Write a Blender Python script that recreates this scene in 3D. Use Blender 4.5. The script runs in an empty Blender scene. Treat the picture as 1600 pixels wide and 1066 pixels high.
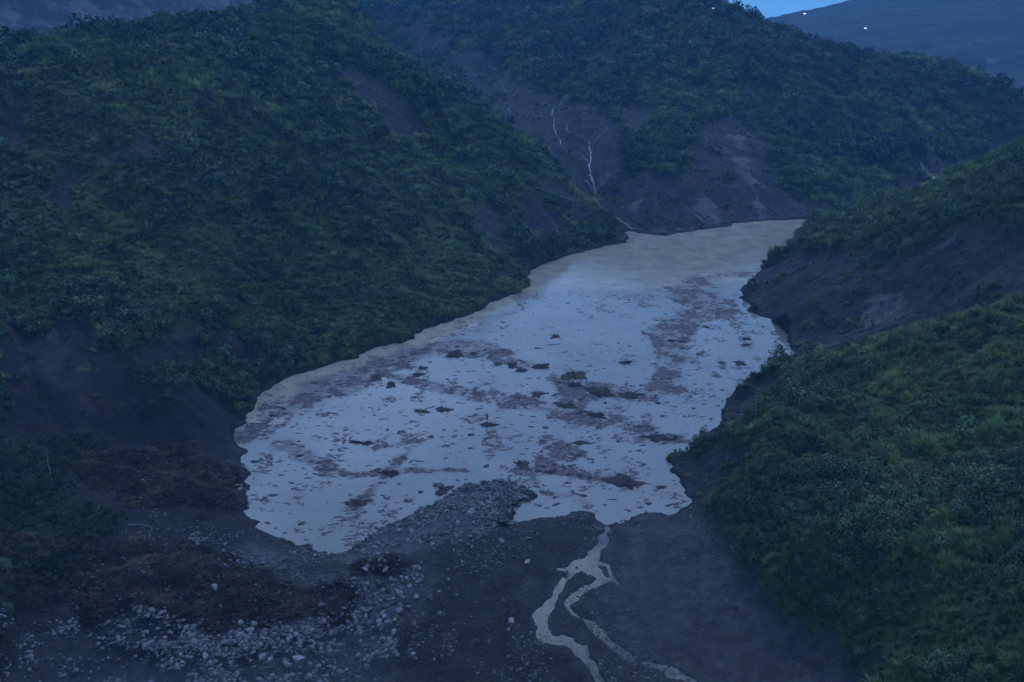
import bpy, bmesh, math, random
import numpy as np
from mathutils import Vector, Euler

random.seed(7)
rng = np.random.default_rng(7)
S = bpy.context.scene
C = S.collection
PI = math.pi

# ------------------------------------------------------------------ camera
CAM_H = 120.0
F = 35.0 / 36.0 * 1600.0
PITCH = math.radians(17.57)
cd = bpy.data.cameras.new('camera')
cam = bpy.data.objects.new('camera', cd)
C.objects.link(cam)
cam.location = (0, 0, CAM_H)
cam.rotation_euler = (math.radians(90) - PITCH, 0, 0)
cd.lens = 35.0
cd.sensor_width = 36.0
cd.clip_start = 0.5
cd.clip_end = 12000
S.camera = cam

# ------------------------------------------------------------------ sky, sun, exposure
SUN_EL = math.radians(4)
SUN_ROT = math.radians(180)
w = bpy.data.worlds.new('World')
S.world = w
w.use_nodes = True
nt = w.node_tree
nt.nodes.clear()
n_out = nt.nodes.new('ShaderNodeOutputWorld')
n_bg = nt.nodes.new('ShaderNodeBackground')
n_sky = nt.nodes.new('ShaderNodeTexSky')
n_sky.sky_type = 'NISHITA'
n_sky.sun_disc = False
n_sky.sun_elevation = SUN_EL
n_sky.sun_rotation = SUN_ROT
n_sky.altitude = 600
n_sky.air_density = 1.0
n_sky.dust_density = 0.0
n_sky.ozone_density = 3.6
n_bg.inputs['Strength'].default_value = 0.10
# the blue band above the hills, and unseen bright cloud added to brighten the lake's reflection
n_tc = nt.nodes.new('ShaderNodeTexCoord')
n_va = nt.nodes.new('ShaderNodeVectorMath'); n_va.operation = 'ADD'; n_va.inputs[1].default_value = (0, 0, 0.30)
n_vn = nt.nodes.new('ShaderNodeVectorMath'); n_vn.operation = 'NORMALIZE'
nt.links.new(n_tc.outputs['Generated'], n_va.inputs[0]); nt.links.new(n_va.outputs[0], n_vn.inputs[0]); nt.links.new(n_vn.outputs[0], n_sky.inputs['Vector'])
n_sx = nt.nodes.new('ShaderNodeSeparateXYZ'); nt.links.new(n_tc.outputs['Generated'], n_sx.inputs[0])
n_el = nt.nodes.new('ShaderNodeMapRange'); n_el.interpolation_type = 'SMOOTHSTEP'
n_el.inputs['From Min'].default_value = 0.06; n_el.inputs['From Max'].default_value = 0.30
nt.links.new(n_sx.outputs['Z'], n_el.inputs['Value'])
n_cl = nt.nodes.new('ShaderNodeTexNoise'); n_cl.inputs['Scale'].default_value = 3.2; n_cl.inputs['Detail'].default_value = 6
n_mp = nt.nodes.new('ShaderNodeMapping'); n_mp.inputs['Scale'].default_value = (1, 1, 2.5)
nt.links.new(n_tc.outputs['Generated'], n_mp.inputs[0]); nt.links.new(n_mp.outputs[0], n_cl.inputs['Vector'])
n_cr = nt.nodes.new('ShaderNodeMapRange'); n_cr.inputs['From Min'].default_value = 0.38; n_cr.inputs['From Max'].default_value = 0.62
n_cr.inputs['To Min'].default_value = 0.35; n_cr.inputs['To Max'].default_value = 0.85
nt.links.new(n_cl.outputs[0], n_cr.inputs['Value'])
n_mm = nt.nodes.new('ShaderNodeMath'); n_mm.operation = 'MULTIPLY'
n_e2 = nt.nodes.new('ShaderNodeMapRange'); n_e2.interpolation_type = 'SMOOTHSTEP'
n_e2.inputs['From Min'].default_value = 0.40; n_e2.inputs['From Max'].default_value = 0.70
n_e2.inputs['To Min'].default_value = 1.0; n_e2.inputs['To Max'].default_value = 0.30
nt.links.new(n_sx.outputs['Z'], n_e2.inputs['Value'])
n_m3 = nt.nodes.new('ShaderNodeMath'); n_m3.operation = 'MULTIPLY'
nt.links.new(n_el.outputs[0], n_m3.inputs[0]); nt.links.new(n_e2.outputs[0], n_m3.inputs[1])
nt.links.new(n_m3.outputs[0], n_mm.inputs[0]); nt.links.new(n_cr.outputs[0], n_mm.inputs[1])
n_mx = nt.nodes.new('ShaderNodeMix'); n_mx.data_type = 'RGBA'
nt.links.new(n_mm.outputs[0], n_mx.inputs[0]); nt.links.new(n_sky.outputs[0], n_mx.inputs[6])
n_mx.inputs[7].default_value = (1.85, 2.85, 4.85, 1)
nt.links.new(n_mx.outputs[2], n_bg.inputs[0])
nt.links.new(n_bg.outputs[0], n_out.inputs[0])

sd = bpy.data.lights.new('sun', 'SUN')
sun = bpy.data.objects.new('sun', sd)
C.objects.link(sun)
sd.energy = 0.19
sd.angle = math.radians(28)
sd.color = (0.62, 0.78, 1.0)
sun.rotation_euler = (math.radians(-38), 0, math.radians(-25))

S.view_settings.view_transform = 'Standard'
S.view_settings.look = 'None'
S.view_settings.exposure = 2.05
S.view_settings.gamma = 1.0
S.render.engine = 'CYCLES'
S.cycles.max_bounces = 5
S.cycles.diffuse_bounces = 2
S.cycles.glossy_bounces = 2
S.cycles.transmission_bounces = 2
S.cycles.volume_bounces = 1
S.cycles.transparent_max_bounces = 4
S.cycles.use_denoising = True
S.cycles.caustics_reflective = False
S.cycles.caustics_refractive = False

# ------------------------------------------------------------------ helpers
CP, SP = math.cos(PITCH), math.sin(PITCH)


def ray(u, v):
    a = (u - 800.0) / F
    b = (533.0 - v) / F
    return np.array([a, CP + SP * b, -SP + CP * b])


def at_z(u, v, z=0.0):
    r = ray(u, v)
    t = (z - CAM_H) / r[2]
    return np.array([0, 0, CAM_H]) + r * t


def at_t(u, v, t):
    return np.array([0, 0, CAM_H]) + ray(u, v) * t


_tab = np.random.default_rng(11).random((256, 256))


def vnoise(x, y):
    x0 = np.floor(x); y0 = np.floor(y)
    fx = x - x0; fy = y - y0
    fx = fx * fx * fx * (fx * (fx * 6 - 15) + 10)
    fy = fy * fy * fy * (fy * (fy * 6 - 15) + 10)
    i = x0.astype(np.int64) & 255; j = y0.astype(np.int64) & 255
    i1 = (i + 1) & 255; j1 = (j + 1) & 255
    a = _tab[i, j]; b = _tab[i1, j]; c = _tab[i, j1]; d = _tab[i1, j1]
    return (a * (1 - fx) + b * fx) * (1 - fy) + (c * (1 - fx) + d * fx) * fy


def fbm(x, y, scale, octaves=4, gain=0.5, seed=0):
    """noise in about -1..1, feature size scale (m)"""
    x = np.asarray(x, float) / scale + 17.3 * seed
    y = np.asarray(y, float) / scale - 9.7 * seed
    s = 0; a = 1; n = 0
    for k in range(octaves):
        s = s + a * (vnoise(x, y) * 2 - 1)
        n += a
        a *= gain
        x, y = (x * 1.6 - y * 1.2) + 5.1, (x * 1.2 + y * 1.6) + 3.7
    return s / n * 1.5


def domes(x, y, cell, seed):
    """rounded lumps on a jittered grid: 1 at a lump's middle, 0 between lumps"""
    x = np.asarray(x, float) / cell; y = np.asarray(y, float) / cell
    i0 = np.floor(x).astype(np.int64); j0 = np.floor(y).astype(np.int64)
    best = np.full(x.shape, 9.0)
    for di in (-1, 0, 1):
        for dj in (-1, 0, 1):
            i = i0 + di; j = j0 + dj
            px = i + _tab[(i + seed * 13) & 255, (j + seed * 7) & 255]; py = j + _tab[(j + seed * 29) & 255, (i + seed * 3) & 255]
            rad = 0.55 + 0.6 * _tab[(i * 3 + seed) & 255, (j * 5 + seed) & 255]
            best = np.minimum(best, np.hypot(x - px, y - py) / rad)
    return np.clip(1 - best * best, 0, 1) ** 0.7


def sstep(a, b, x):
    t = np.clip((x - a) / (b - a), 0, 1)
    return t * t * (3 - 2 * t)


def inside(poly, x, y):
    x = np.asarray(x, float); y = np.asarray(y, float)
    res = np.zeros(x.shape, bool)
    n = len(poly)
    j = n - 1
    for i in range(n):
        xi, yi = poly[i][0], poly[i][1]
        xj, yj = poly[j][0], poly[j][1]
        c = ((yi > y) != (yj > y)) & (x < (xj - xi) * (y - yi) / ((yj - yi) or 1e-9) + xi)
        res ^= c
        j = i
    return res


def polydist(pts, x, y, closed=True):
    """distance to a polyline, and the parameter index of the nearest segment"""
    x = np.asarray(x, float); y = np.asarray(y, float)
    best = np.full(x.shape, 1e9)
    par = np.zeros(x.shape)
    n = len(pts)
    for i in range(n if closed else n - 1):
        ax, ay = pts[i][0], pts[i][1]
        bx, by = pts[(i + 1) % n][0], pts[(i + 1) % n][1]
        dx, dy = bx - ax, by - ay
        L = dx * dx + dy * dy + 1e-12
        t = np.clip(((x - ax) * dx + (y - ay) * dy) / L, 0, 1)
        d = np.hypot(x - ax - t * dx, y - ay - t * dy)
        m = d < best
        best = np.where(m, d, best)
        par = np.where(m, i + t, par)
    return best, par


def tag(o, label=None, cat=None, group=None, kind=None):
    if label: o['label'] = label
    if cat: o['category'] = cat
    if group: o['group'] = group
    if kind: o['kind'] = kind
    return o


def link(name, me, mat=None, parent=None, loc=None, rot=None, scale=None):
    o = bpy.data.objects.new(name, me)
    C.objects.link(o)
    if mat is not None and me is not None and len(me.materials) == 0:
        me.materials.append(mat)
    if parent: o.parent = parent
    if loc is not None: o.location = [float(c) for c in loc]
    if rot is not None: o.rotation_euler = rot
    if scale is not None: o.scale = scale if hasattr(scale, '__len__') else (scale,) * 3
    return o


def mesh_np(name, verts, faces, smooth=False, cols=None):
    """verts (n,3), faces (m,k) numpy -> mesh"""
    me = bpy.data.meshes.new(name)
    verts = np.asarray(verts, np.float32)
    faces = np.asarray(faces, np.int32)
    me.vertices.add(len(verts))
    me.vertices.foreach_set('co', verts.ravel())
    m, k = faces.shape
    me.loops.add(m * k)
    me.loops.foreach_set('vertex_index', faces.ravel())
    me.polygons.add(m)
    me.polygons.foreach_set('loop_start', np.arange(0, m * k, k, dtype=np.int32))
    me.polygons.foreach_set('loop_total', np.full(m, k, np.int32))
    if smooth:
        me.polygons.foreach_set('use_smooth', np.ones(m, bool))
    me.update(calc_edges=True)
    if cols:
        for nm, arr in cols.items():
            arr = np.asarray(arr, np.float32)
            if arr.ndim == 1:
                a = me.attributes.new(nm, 'FLOAT', 'POINT')
                a.data.foreach_set('value', arr)
            else:
                a = me.attributes.new(nm, 'FLOAT_COLOR', 'POINT')
                if arr.shape[1] == 3:
                    arr = np.concatenate([arr, np.ones((len(arr), 1), np.float32)], 1)
                a.data.foreach_set('color', arr.ravel())
    return me


def nmat(name):
    m = bpy.data.materials.new(name)
    m.use_nodes = True
    t = m.node_tree
    b = t.nodes['Principled BSDF']
    return m, t, b


def N(t, kind, **kw):
    n = t.nodes.new(kind)
    for k, v in kw.items():
        if k.startswith('i_'):
            n.inputs[k[2:].replace('_', ' ')].default_value = v
        else:
            setattr(n, k, v)
    return n


def mixrgb(t, fac, a, b, mode='MIX'):
    n = t.nodes.new('ShaderNodeMix')
    n.data_type = 'RGBA'
    n.blend_type = mode
    for sock, val in ((n.inputs[0], fac), (n.inputs[6], a), (n.inputs[7], b)):
        if hasattr(val, 'links') or isinstance(val, bpy.types.NodeSocket):
            t.links.new(val, sock)
        elif isinstance(val, (int, float)):
            sock.default_value = val if sock.type == 'VALUE' else (val, val, val, 1)
        else:
            sock.default_value = (*val, 1)
    return n.outputs[2]


def noise_node(t, scale, detail=4, rough=0.55, vec=None):
    n = t.nodes.new('ShaderNodeTexNoise')
    n.inputs['Scale'].default_value = scale
    n.inputs['Detail'].default_value = detail
    n.inputs['Roughness'].default_value = rough
    if vec is not None: t.links.new(vec, n.inputs['Vector'])
    return n


def ramp(t, src, a, b, lo=0.0, hi=1.0):
    n = t.nodes.new('ShaderNodeMapRange')
    n.interpolation_type = 'SMOOTHSTEP'
    n.inputs['From Min'].default_value = a
    n.inputs['From Max'].default_value = b
    n.inputs['To Min'].default_value = lo
    n.inputs['To Max'].default_value = hi
    t.links.new(src, n.inputs['Value'])
    return n.outputs[0]


# ------------------------------------------------------------------ the lake's outline (water level z = 0)
SHORE_PX = [(490, 866), (465, 850), (430, 836), (397, 822), (392, 790), (386, 760), (376, 730), (363, 692), (370, 670),
            (386, 655), (397, 635), (420, 610), (440, 595), (470, 583), (500, 575), (540, 563), (580, 548), (640, 531),
            (700, 505), (760, 480), (800, 462), (832, 444), (822, 432), (850, 413), (900, 396), (950, 383), (983, 375),
            (978, 360), (1002, 366), (1040, 369), (1080, 362), (1130, 355), (1180, 346), (1240, 343), (1300, 343),
            (1400, 343), (1450, 350), (1400, 352), (1300, 353), (1255, 372), (1238, 390), (1215, 403), (1190, 418), (1170, 440),
            (1160, 462), (1172, 488), (1205, 500), (1225, 516), (1230, 535), (1242, 550), (1215, 568), (1190, 580),
            (1175, 592), (1155, 605), (1135, 620), (1130, 640), (1125, 660), (1110, 672), (1085, 690), (1040, 716),
            (1050, 735), (1062, 755), (1080, 777), (1070, 795), (1050, 804), (1010, 799), (985, 808), (965, 816),
            (940, 813), (915, 798), (890, 803), (860, 809), (820, 816), (778, 832), (800, 806), (838, 778), (830, 766),
            (810, 756), (770, 752), (735, 757), (700, 775), (660, 795), (610, 820), (570, 845), (540, 862), (512, 863)]


def fractal_line(pts, rough=0.12, levels=3, closed=True, seed=3):
    r = random.Random(seed)
    pts = [np.array(p[:2], float) for p in pts]
    for lv in range(levels):
        out = []
        n = len(pts)
        for i in range(n if closed else n - 1):
            a, b = pts[i], pts[(i + 1) % n]
            d = b - a
            m = (a + b) / 2 + np.array([-d[1], d[0]]) * r.uniform(-rough, rough)
            out += [a, m]
        if not closed: out.append(pts[-1])
        pts = out
    return pts


SHORE = fractal_line([at_z(u, v) for u, v in SHORE_PX], 0.16, 3)

# ------------------------------------------------------------------ ground heights: control points
CTRL = []
def K(u, v, t): CTRL.append(at_t(u, v, t))
def KZ(u, v, z): CTRL.append(at_z(u, v, z))
def KW(x, y, z): CTRL.append(np.array([x, y, z], float))
for u, v in SHORE_PX[::2]:
    KZ(u, v, 0)
LEFT_SHORE_PTS = [at_z(u, v)[:2] for u, v in SHORE_PX[8:27]]
def KS(u, v, slope):
    r = ray(u, v); ts = np.arange(250.0, 900.0, 1.0)
    d_ = polydist(LEFT_SHORE_PTS, r[0] * ts, r[1] * ts, closed=False)[0]
    i = int(np.argmax((CAM_H + r[2] * ts < slope * d_) & (CAM_H + r[2] * ts < 200) & (r[0] * ts < 1e9) & (ts > abs((CAM_H) / min(r[2], -0.2)) * 0.0 + 300)))
    CTRL.append(at_t(u, v, ts[i]))
for u, v, sl_ in [(0, 118, .54), (100, 84, .54), (200, 60, .53), (350, 34, .52), (450, 16, .50), (100, 250, .55), (250, 200, .55), (400, 150, .54), (550, 150, .53),
                  (100, 400, .55), (300, 350, .55), (500, 300, .55), (650, 250, .54), (750, 300, .55), (500, 450, .56), (650, 400, .56), (0, 230, .55), (400, 430, .56)]:
    KS(u, v, sl_)
# left hill: face above the lake, silhouette on the left, the spur that comes down to the gully mouth
for p in [(550, -12, 740),
          (930, 322, 600), (880, 278, 622), (820, 232, 640), (760, 186, 668), (700, 146, 700), (640, 114, 735), (600, 92, 760), (500, 42, 820),
          (850, 340, 575), (800, 380, 515), (300, 500, 345)]:
    K(*p)
for x, y, z in [(-300, 520, 96), (-250, 640, 106), (-330, 420, 98), (-200, 760, 112), (-400, 600, 80), (-420, 320, 105),
                (-330, 200, 95), (-300, 900, 60), (-500, 800, 60)]:
    KW(x, y, z)
# gully and the streams' amphitheatre
for p in [(985, 362, 612), (925, 300, 672), (922, 262, 705), (920, 230, 745), (870, 170, 835), (800, 130, 950), (730, 100, 1050),
          (640, 40, 1200), (560, -20, 1350)]:
    K(*p)
KW(40, 640, 18); KW(0, 700, 42); KW(-60, 800, 62); KW(-120, 880, 85)
# far hill
for p in [(1000, 275, 665), (1080, 262, 690), (1180, 300, 672), (1280, 318, 668), (1150, 210, 765), (1300, 200, 810), (1450, 240, 800),
          (1400, 310, 720), (1500, 270, 800), (1100, 100, 880), (950, 150, 850), (1000, 200, 760), (950, 60, 990), (800, 30, 1150),
          (1250, 120, 890), (1350, 150, 890), (700, 0, 1300), (1110, 8, 985), (1050, -15, 1030), (900, -25, 1150), (1150, 30, 965), (1200, 54, 950), (1300, 78, 975),
          (1400, 97, 1000), (1470, 113, 980), (1530, 131, 950), (1575, 158, 920), (1610, 178, 895), (1680, 200, 860), (800, -50, 1300), (1590, 235, 850)]:
    K(*p)
for x, y, z in [(250, 1130, 85), (400, 1180, 50), (520, 1080, 30), (560, 940, 15), (150, 1250, 130), (0, 1500, 170), (-200, 1500, 150), (300, 1500, 60),
                (420, 730, 2), (500, 760, 0), (600, 800, -5), (-500, 1300, 100), (800, 1200, 0), (800, 1500, 0), (-700, 1500, 120), (350, 680, 0)]:
    KW(x, y, z)
# right hillside and its spur
for p in [(1600, 248, 436), (1540, 268, 455), (1450, 300, 484), (1370, 325, 520), (1300, 347, 588), (1235, 388, 538),
          (1600, 480, 317), (1600, 1066, 157), (1400, 450, 385), (1300, 420, 430), (1500, 380, 385), (1250, 470, 410), (1400, 560, 320),
          (1300, 640, 292), (1200, 680, 278), (1500, 700, 252), (1600, 620, 262), (1250, 800, 238), (1400, 900, 202), (1600, 850, 195),
          (1180, 760, 252), (1250, 900, 212)]:
    K(*p)
for x, y, z in [(300, 620, 12), (400, 640, 20), (350, 520, 62), (330, 400, 105), (300, 280, 105), (260, 180, 100), (220, 100, 95), (150, 60, 70),
                (150, 100, 62), (500, 400, 150), (500, 200, 170), (300, 40, 140), (600, 620, 70)]:
    KW(x, y, z)
# left bank in front of the hill
for p in [(0, 480, 322), (0, 560, 298), (150, 560, 300), (300, 600, 300), (0, 650, 272), (150, 660, 282), (250, 690, 284), (0, 800, 232), (0, 950, 201),
          (150, 800, 243), (300, 760, 262), (200, 900, 219), (330, 850, 243)]:
    K(*p)
for u, v, z in [(440, 900, 2.5), (530, 925, 2), (300, 960, 2), (0, 1066, 4), (150, 1000, -1), (300, 1040, -3), (480, 1000, -2), (450, 865, 1.5),
                (560, 880, 1.5), (600, 900, 1), (600, 1000, -2.5), (700, 800, 3), (640, 830, 2.5), (770, 775, 3), (580, 858, 1.2), (750, 860, 2.2), (700, 900, 2),
                (850, 850, 2.5), (900, 820, 2), (800, 950, -1), (700, 1066, -5), (950, 830, 0), (930, 880, -0.6), (870, 960, -2.5), (920, 1050, -6),
                (1000, 830, 1.2), (1050, 850, 1.5), (1050, 950, -1), (1150, 980, -1), (1200, 1050, -3), (1000, 1066, -5.5), (1090, 820, 2.5), (1150, 880, 2), (1200, 960, 0.5),
                (1280, 1010, 0), (1350, 1060, 0), (450, 1066, -4)]:
    KZ(u, v, z)
for x, y, z in [(0, 120, -7), (-60, 110, -4), (60, 110, -4), (0, 70, -2), (0, 40, 25), (0, 15, 70), (0, -10, 112), (0, -60, 130), (-100, 60, 25), (-150, 120, 30),
                (-100, 0, 90), (100, 0, 100), (100, 60, 40), (-250, 60, 110), (-250, 150, 70), (-200, 230, 50)]:
    KW(x, y, z)
CT = np.array(CTRL)
# drop near duplicates
keep = []
for i, p in enumerate(CT):
    if all(np.hypot(*(p[:2] - CT[j][:2])) > 4.0 for j in keep):
        keep.append(i)
CT = CT[keep]


def tps_fit(P, z, lam):
    n = len(P)
    d = np.hypot(P[:, None, 0] - P[None, :, 0], P[:, None, 1] - P[None, :, 1])
    Km = d * d * np.log(d + 1e-9)
    Km[np.arange(n), np.arange(n)] = lam
    A = np.zeros((n + 3, n + 3))
    A[:n, :n] = Km
    A[:n, n] = 1; A[:n, n + 1:] = P
    A[n, :n] = 1; A[n + 1:, :n] = P.T
    sol = np.linalg.solve(A, np.concatenate([z, [0, 0, 0]]))
    return sol


PS = CT[:, :2] / 100.0
sol = tps_fit(PS, CT[:, 2], 0.004)


def tps_eval(x, y):
    x = x / 100.0; y = y / 100.0
    out = sol[-3] + sol[-2] * x + sol[-1] * y
    for k in range(len(PS)):
        d2 = (x - PS[k, 0]) ** 2 + (y - PS[k, 1]) ** 2
        out = out + sol[k] * 0.5 * d2 * np.log(d2 + 1e-12)
    return out


GX0, GY0, GS = -760.0, -60.0, 2.5
gx = np.arange(GX0, 900, GS); gy = np.arange(GY0, 1560, GS)
GXX, GYY = np.meshgrid(gx, gy)
H0 = tps_eval(GXX, GYY)
SD = polydist(SHORE, GXX, GYY)[0]
SD = np.where(inside(SHORE, GXX, GYY), -SD, SD)


def samp(G, x, y):
    fx = np.clip((np.asarray(x, float) - GX0) / GS, 0, len(gx) - 1.001)
    fy = np.clip((np.asarray(y, float) - GY0) / GS, 0, len(gy) - 1.001)
    i = fx.astype(int); j = fy.astype(int)
    a = fx - i; b = fy - j
    return (G[j, i] * (1 - a) + G[j, i + 1] * a) * (1 - b) + (G[j + 1, i] * (1 - a) + G[j + 1, i + 1] * a) * b


# uphill direction on a smoothed surface, for streaks that run down the slopes
def blur(G, n):
    for _ in range(n):
        G = (np.roll(G, 1, 0) + np.roll(G, -1, 0) + np.roll(G, 1, 1) + np.roll(G, -1, 1) + G) / 5
    return G


Hs = blur(H0, 6)
gyy_, gxx_ = np.gradient(Hs, GS)
gn = np.hypot(gxx_, gyy_) + 1e-6
DX, DY, SLOPE = gxx_ / gn, gyy_ / gn, gn


def streak(x, y, cell, length, seed):
    """noise smeared along the fall line"""
    acc = 0
    for s in (-1, 1):
        px, py = np.array(x, float), np.array(y, float)
        for k in range(6):
            acc = acc + vnoise(px / cell + seed * 7.7, py / cell - seed * 3.1)
            px = px + s * samp(DX, px, py) * length / 12
            py = py + s * samp(DY, px, py) * length / 12
    return (acc / 12 - 0.5) * 4.0


STREAM_PX = []
STREAM_W = []


def base_h(x, y):
    """smooth ground: no small relief"""
    z = samp(H0, x, y)
    d = samp(SD, x, y) + fbm(x, y, 5.0, 4, seed=19) * 1.5
    lo = 0.3 * np.minimum(np.maximum(d, 0), 3) + 0.02 * np.clip(d, 0, 30) * sstep(260, 300, y)
    zo = np.maximum(z, np.where(y > 235, lo, np.minimum(lo, 0.9) * sstep(30, 0, d) + z * sstep(0, 30, d)))
    zi = -0.08 - 0.5 * np.minimum(-d, 14)
    return np.where(d > 0, zo, zi), d


# streams over the dam: (u, v, width m), traced and put on the ground
STREAMS = [
    [(953, 806, 3.2), (948, 822, 2.2), (942, 845, 2.4), (925, 868, 2.6), (920, 885, 3.4), (933, 895, 4.0), (940, 905, 3.2), (905, 925, 2.0), (885, 942, 1.8),
     (895, 958, 1.6), (925, 975, 1.5), (950, 1000, 1.5), (985, 1028, 1.5), (1040, 1045, 1.6), (1085, 1066, 1.8), (1120, 1100, 2)],
    [(900, 885, 1.4), (882, 905, 1.4), (868, 930, 1.6), (850, 955, 2.6), (845, 975, 3.6), (858, 995, 3.2), (890, 1005, 1.8), (905, 1015, 2.6), (922, 1040, 2.2), (940, 1066, 2.2), (955, 1100, 2.4)],
    [(872, 888, 1.0), (888, 890, 1.2), (900, 884, 1.2), (915, 876, 1.4)],
]
TRICKLES = [
    [(930, 878, 0.9), (950, 884, 0.9), (957, 905, 0.5), (966, 912, 0.15)],
]


def hit(u, v, t0=120.0, t1=2600.0):
    r = ray(u, v)
    ts = np.arange(t0, t1, 1.5)
    X, Y, Z = r[0] * ts, r[1] * ts, CAM_H + r[2] * ts
    h = base_h(X, Y)[0]
    h = np.maximum(h, 0.0)
    if u > 500 and v > 795 or v > 860: pass
    else: pass
    i = np.argmax(Z < h)
    if not (Z < h).any(): i = len(ts) - 1
    return np.array([X[i], Y[i], h[i]])


def dam_hit(u, v):
    """ground below lake level on the dam's outer side"""
    r = ray(u, v)
    ts = np.arange(120.0, 400.0, 0.5)
    X, Y, Z = r[0] * ts, r[1] * ts, CAM_H + r[2] * ts
    h = base_h(X, Y)[0]
    i = np.argmax(Z < h)
    return np.array([X[i], Y[i], h[i]])


def hits(px): return [hit(u, v) for u, v in px]
def dhits(px): return [dam_hit(u, v) for u, v in px]


STREAM_LINES = []
for st in STREAMS + TRICKLES:
    pts = []
    for u, v, wd in st:
        p = dam_hit(u, v) if v < 1090 else dam_hit(u, v)
        pts.append((p[0], p[1], wd * 0.74))
    STREAM_LINES.append(pts)


def stream_mask(x, y):
    """positive inside a stream channel (m from its edge)"""
    m = np.full(np.shape(x), -1e3)
    wob = fbm(x, y, 3.0, 5, seed=4) * 1.05
    for pts in STREAM_LINES:
        d, par = polydist(pts, x, y, closed=False)
        ws = np.array([p[2] for p in pts])
        i = np.clip(par.astype(int), 0, len(ws) - 2)
        wd = ws[i] + (ws[i + 1] - ws[i]) * (par - i)
        m = np.maximum(m, wd * 0.5 * 0.95 + wob * np.minimum(wd * 0.5, 0.9) - d)
    return m


def world_mask(polys, x, y, soft=6.0, rough=5.0, seed=1, grow=0.0):
    out = np.zeros(np.shape(x))
    nz = fbm(x, y, soft * 2.2, 4, seed=seed) * rough
    for poly in polys:
        px = np.array([p[0] for p in poly]); py = np.array([p[1] for p in poly])
        pad = 25
        m = (x > px.min() - pad) & (x < px.max() + pad) & (y > py.min() - pad) & (y < py.max() + pad)
        if not m.any(): continue
        xs, ys = x[m], y[m]
        d = polydist(poly, xs, ys)[0]
        d = np.where(inside(poly, xs, ys), d, -d) + nz[m] + grow * np.clip((ys - 450) / 150, 0, 2)
        out[m] = np.maximum(out[m], sstep(-soft * 0.3, soft * 0.5, d))
    return out


# bare earth scars on the slopes, traced on the picture and laid on the ground
BARE_PX = [
    [(1165, 462), (1180, 425), (1230, 402), (1300, 398), (1400, 402), (1500, 372), (1600, 368), (1640, 380), (1640, 470), (1500, 500), (1400, 530), (1250, 575), (1180, 605),
     (1130, 630), (1120, 665), (1225, 610), (1242, 550), (1225, 520), (1170, 490)],
    [(1045, 718), (1110, 705), (1170, 725), (1150, 760), (1110, 775), (1085, 800), (1060, 760)],
    [(1130, 625), (1170, 610), (1200, 640), (1240, 650), (1180, 672), (1120, 690)],
    [(1230, 735), (1280, 730), (1320, 745), (1240, 752)],
    [(940, 300), (985, 285), (1030, 300), (1060, 340), (1130, 350), (1200, 345), (1290, 342), (1300, 325), (1250, 320), (1200, 285), (1190, 230), (1150, 205), (1095, 215), (1090, 275),
     (1050, 290), (1000, 268), (945, 280)],
    [(700, 85), (740, 80), (830, 140), (880, 160), (930, 170), (960, 210), (970, 250), (935, 300), (905, 290), (850, 235), (800, 190), (740, 140)],
    [(640, 45), (690, 60), (700, 95), (660, 80)],
    [(515, 105), (560, 110), (620, 150), (660, 205), (620, 215), (560, 150)],
    [(745, 320), (770, 318), (790, 370), (775, 390), (745, 370)],
    [(800, 330), (850, 320), (900, 360), (880, 380), (830, 365)],
    [(850, 275), (880, 290), (935, 350), (900, 345)],
    [(900, 90), (930, 85), (960, 110), (920, 118)],
    [(1450, 250), (1475, 252), (1500, 275), (1470, 280), (1450, 265)],
    [(1540, 212), (1590, 215), (1600, 240), (1555, 240)],
    [(0, 170), (40, 180), (50, 215), (0, 235)],
    [(80, 270), (120, 275), (110, 320), (75, 310)],
    [(0, 450), (60, 510), (110, 500), (200, 560), (260, 620), (385, 650), (365, 690), (375, 730), (250, 700), (150, 670), (0, 680)],
    [(200, 545), (250, 520), (300, 505), (320, 540), (240, 590), (200, 590)],
    [(330, 520), (360, 515), (410, 560), (400, 590), (350, 560)],
    [(170, 240), (240, 235), (260, 260), (180, 262)],
]
BARE_PX += [[(940, 295), (985, 282), (1040, 300), (1085, 285), (1190, 285), (1290, 322), (1305, 342), (1180, 346), (1080, 362), (1020, 366), (985, 355), (945, 320)],
            [(985, 160), (1010, 170), (1000, 200), (980, 195)], [(1100, 185), (1150, 180), (1175, 215), (1120, 225)], [(1400, 290), (1440, 285), (1450, 310), (1400, 320)]]
BARE = [hits(p) for p in BARE_PX]
# ground of the landslide dam and the banks next to it
DAM_PX = [(362, 690), (300, 690), (200, 690), (120, 720), (100, 780), (200, 800), (120, 900), (20, 960), (0, 1066), (-100, 1150), (400, 1200), (1400, 1200), (1360, 1066), (1300, 1010), (1215, 965),
          (1165, 880), (1125, 830), (1090, 800), (1075, 780), (900, 760), (700, 740)]
GRAVEL_PX = [
    [(500, 868), (560, 848), (640, 805), (700, 775), (760, 750), (840, 765), (820, 800), (760, 835), (690, 850), (640, 880), (600, 900), (560, 905), (520, 890)],
    [(0, 975), (80, 985), (250, 965), (400, 985), (520, 960), (600, 915), (650, 880), (680, 900), (620, 960), (610, 1066), (600, 1110), (-60, 1140), (-30, 1000)],
    [(320, 840), (370, 850), (450, 880), (560, 905), (600, 925), (560, 930), (440, 895), (330, 870)],
]
BROWN_PX = [
    [(120, 860), (300, 850), (400, 880), (500, 915), (590, 935), (500, 975), (400, 985), (280, 970), (120, 955), (20, 965), (0, 850)],
    [(150, 690), (300, 690), (375, 735), (392, 800), (300, 800), (180, 790), (100, 740)],
    [(560, 890), (590, 880), (640, 885), (600, 910)],
    [(1090, 960), (1150, 935), (1170, 945), (1140, 975)],
    [(1060, 855), (1120, 850), (1130, 870), (1070, 880)],
]
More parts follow.
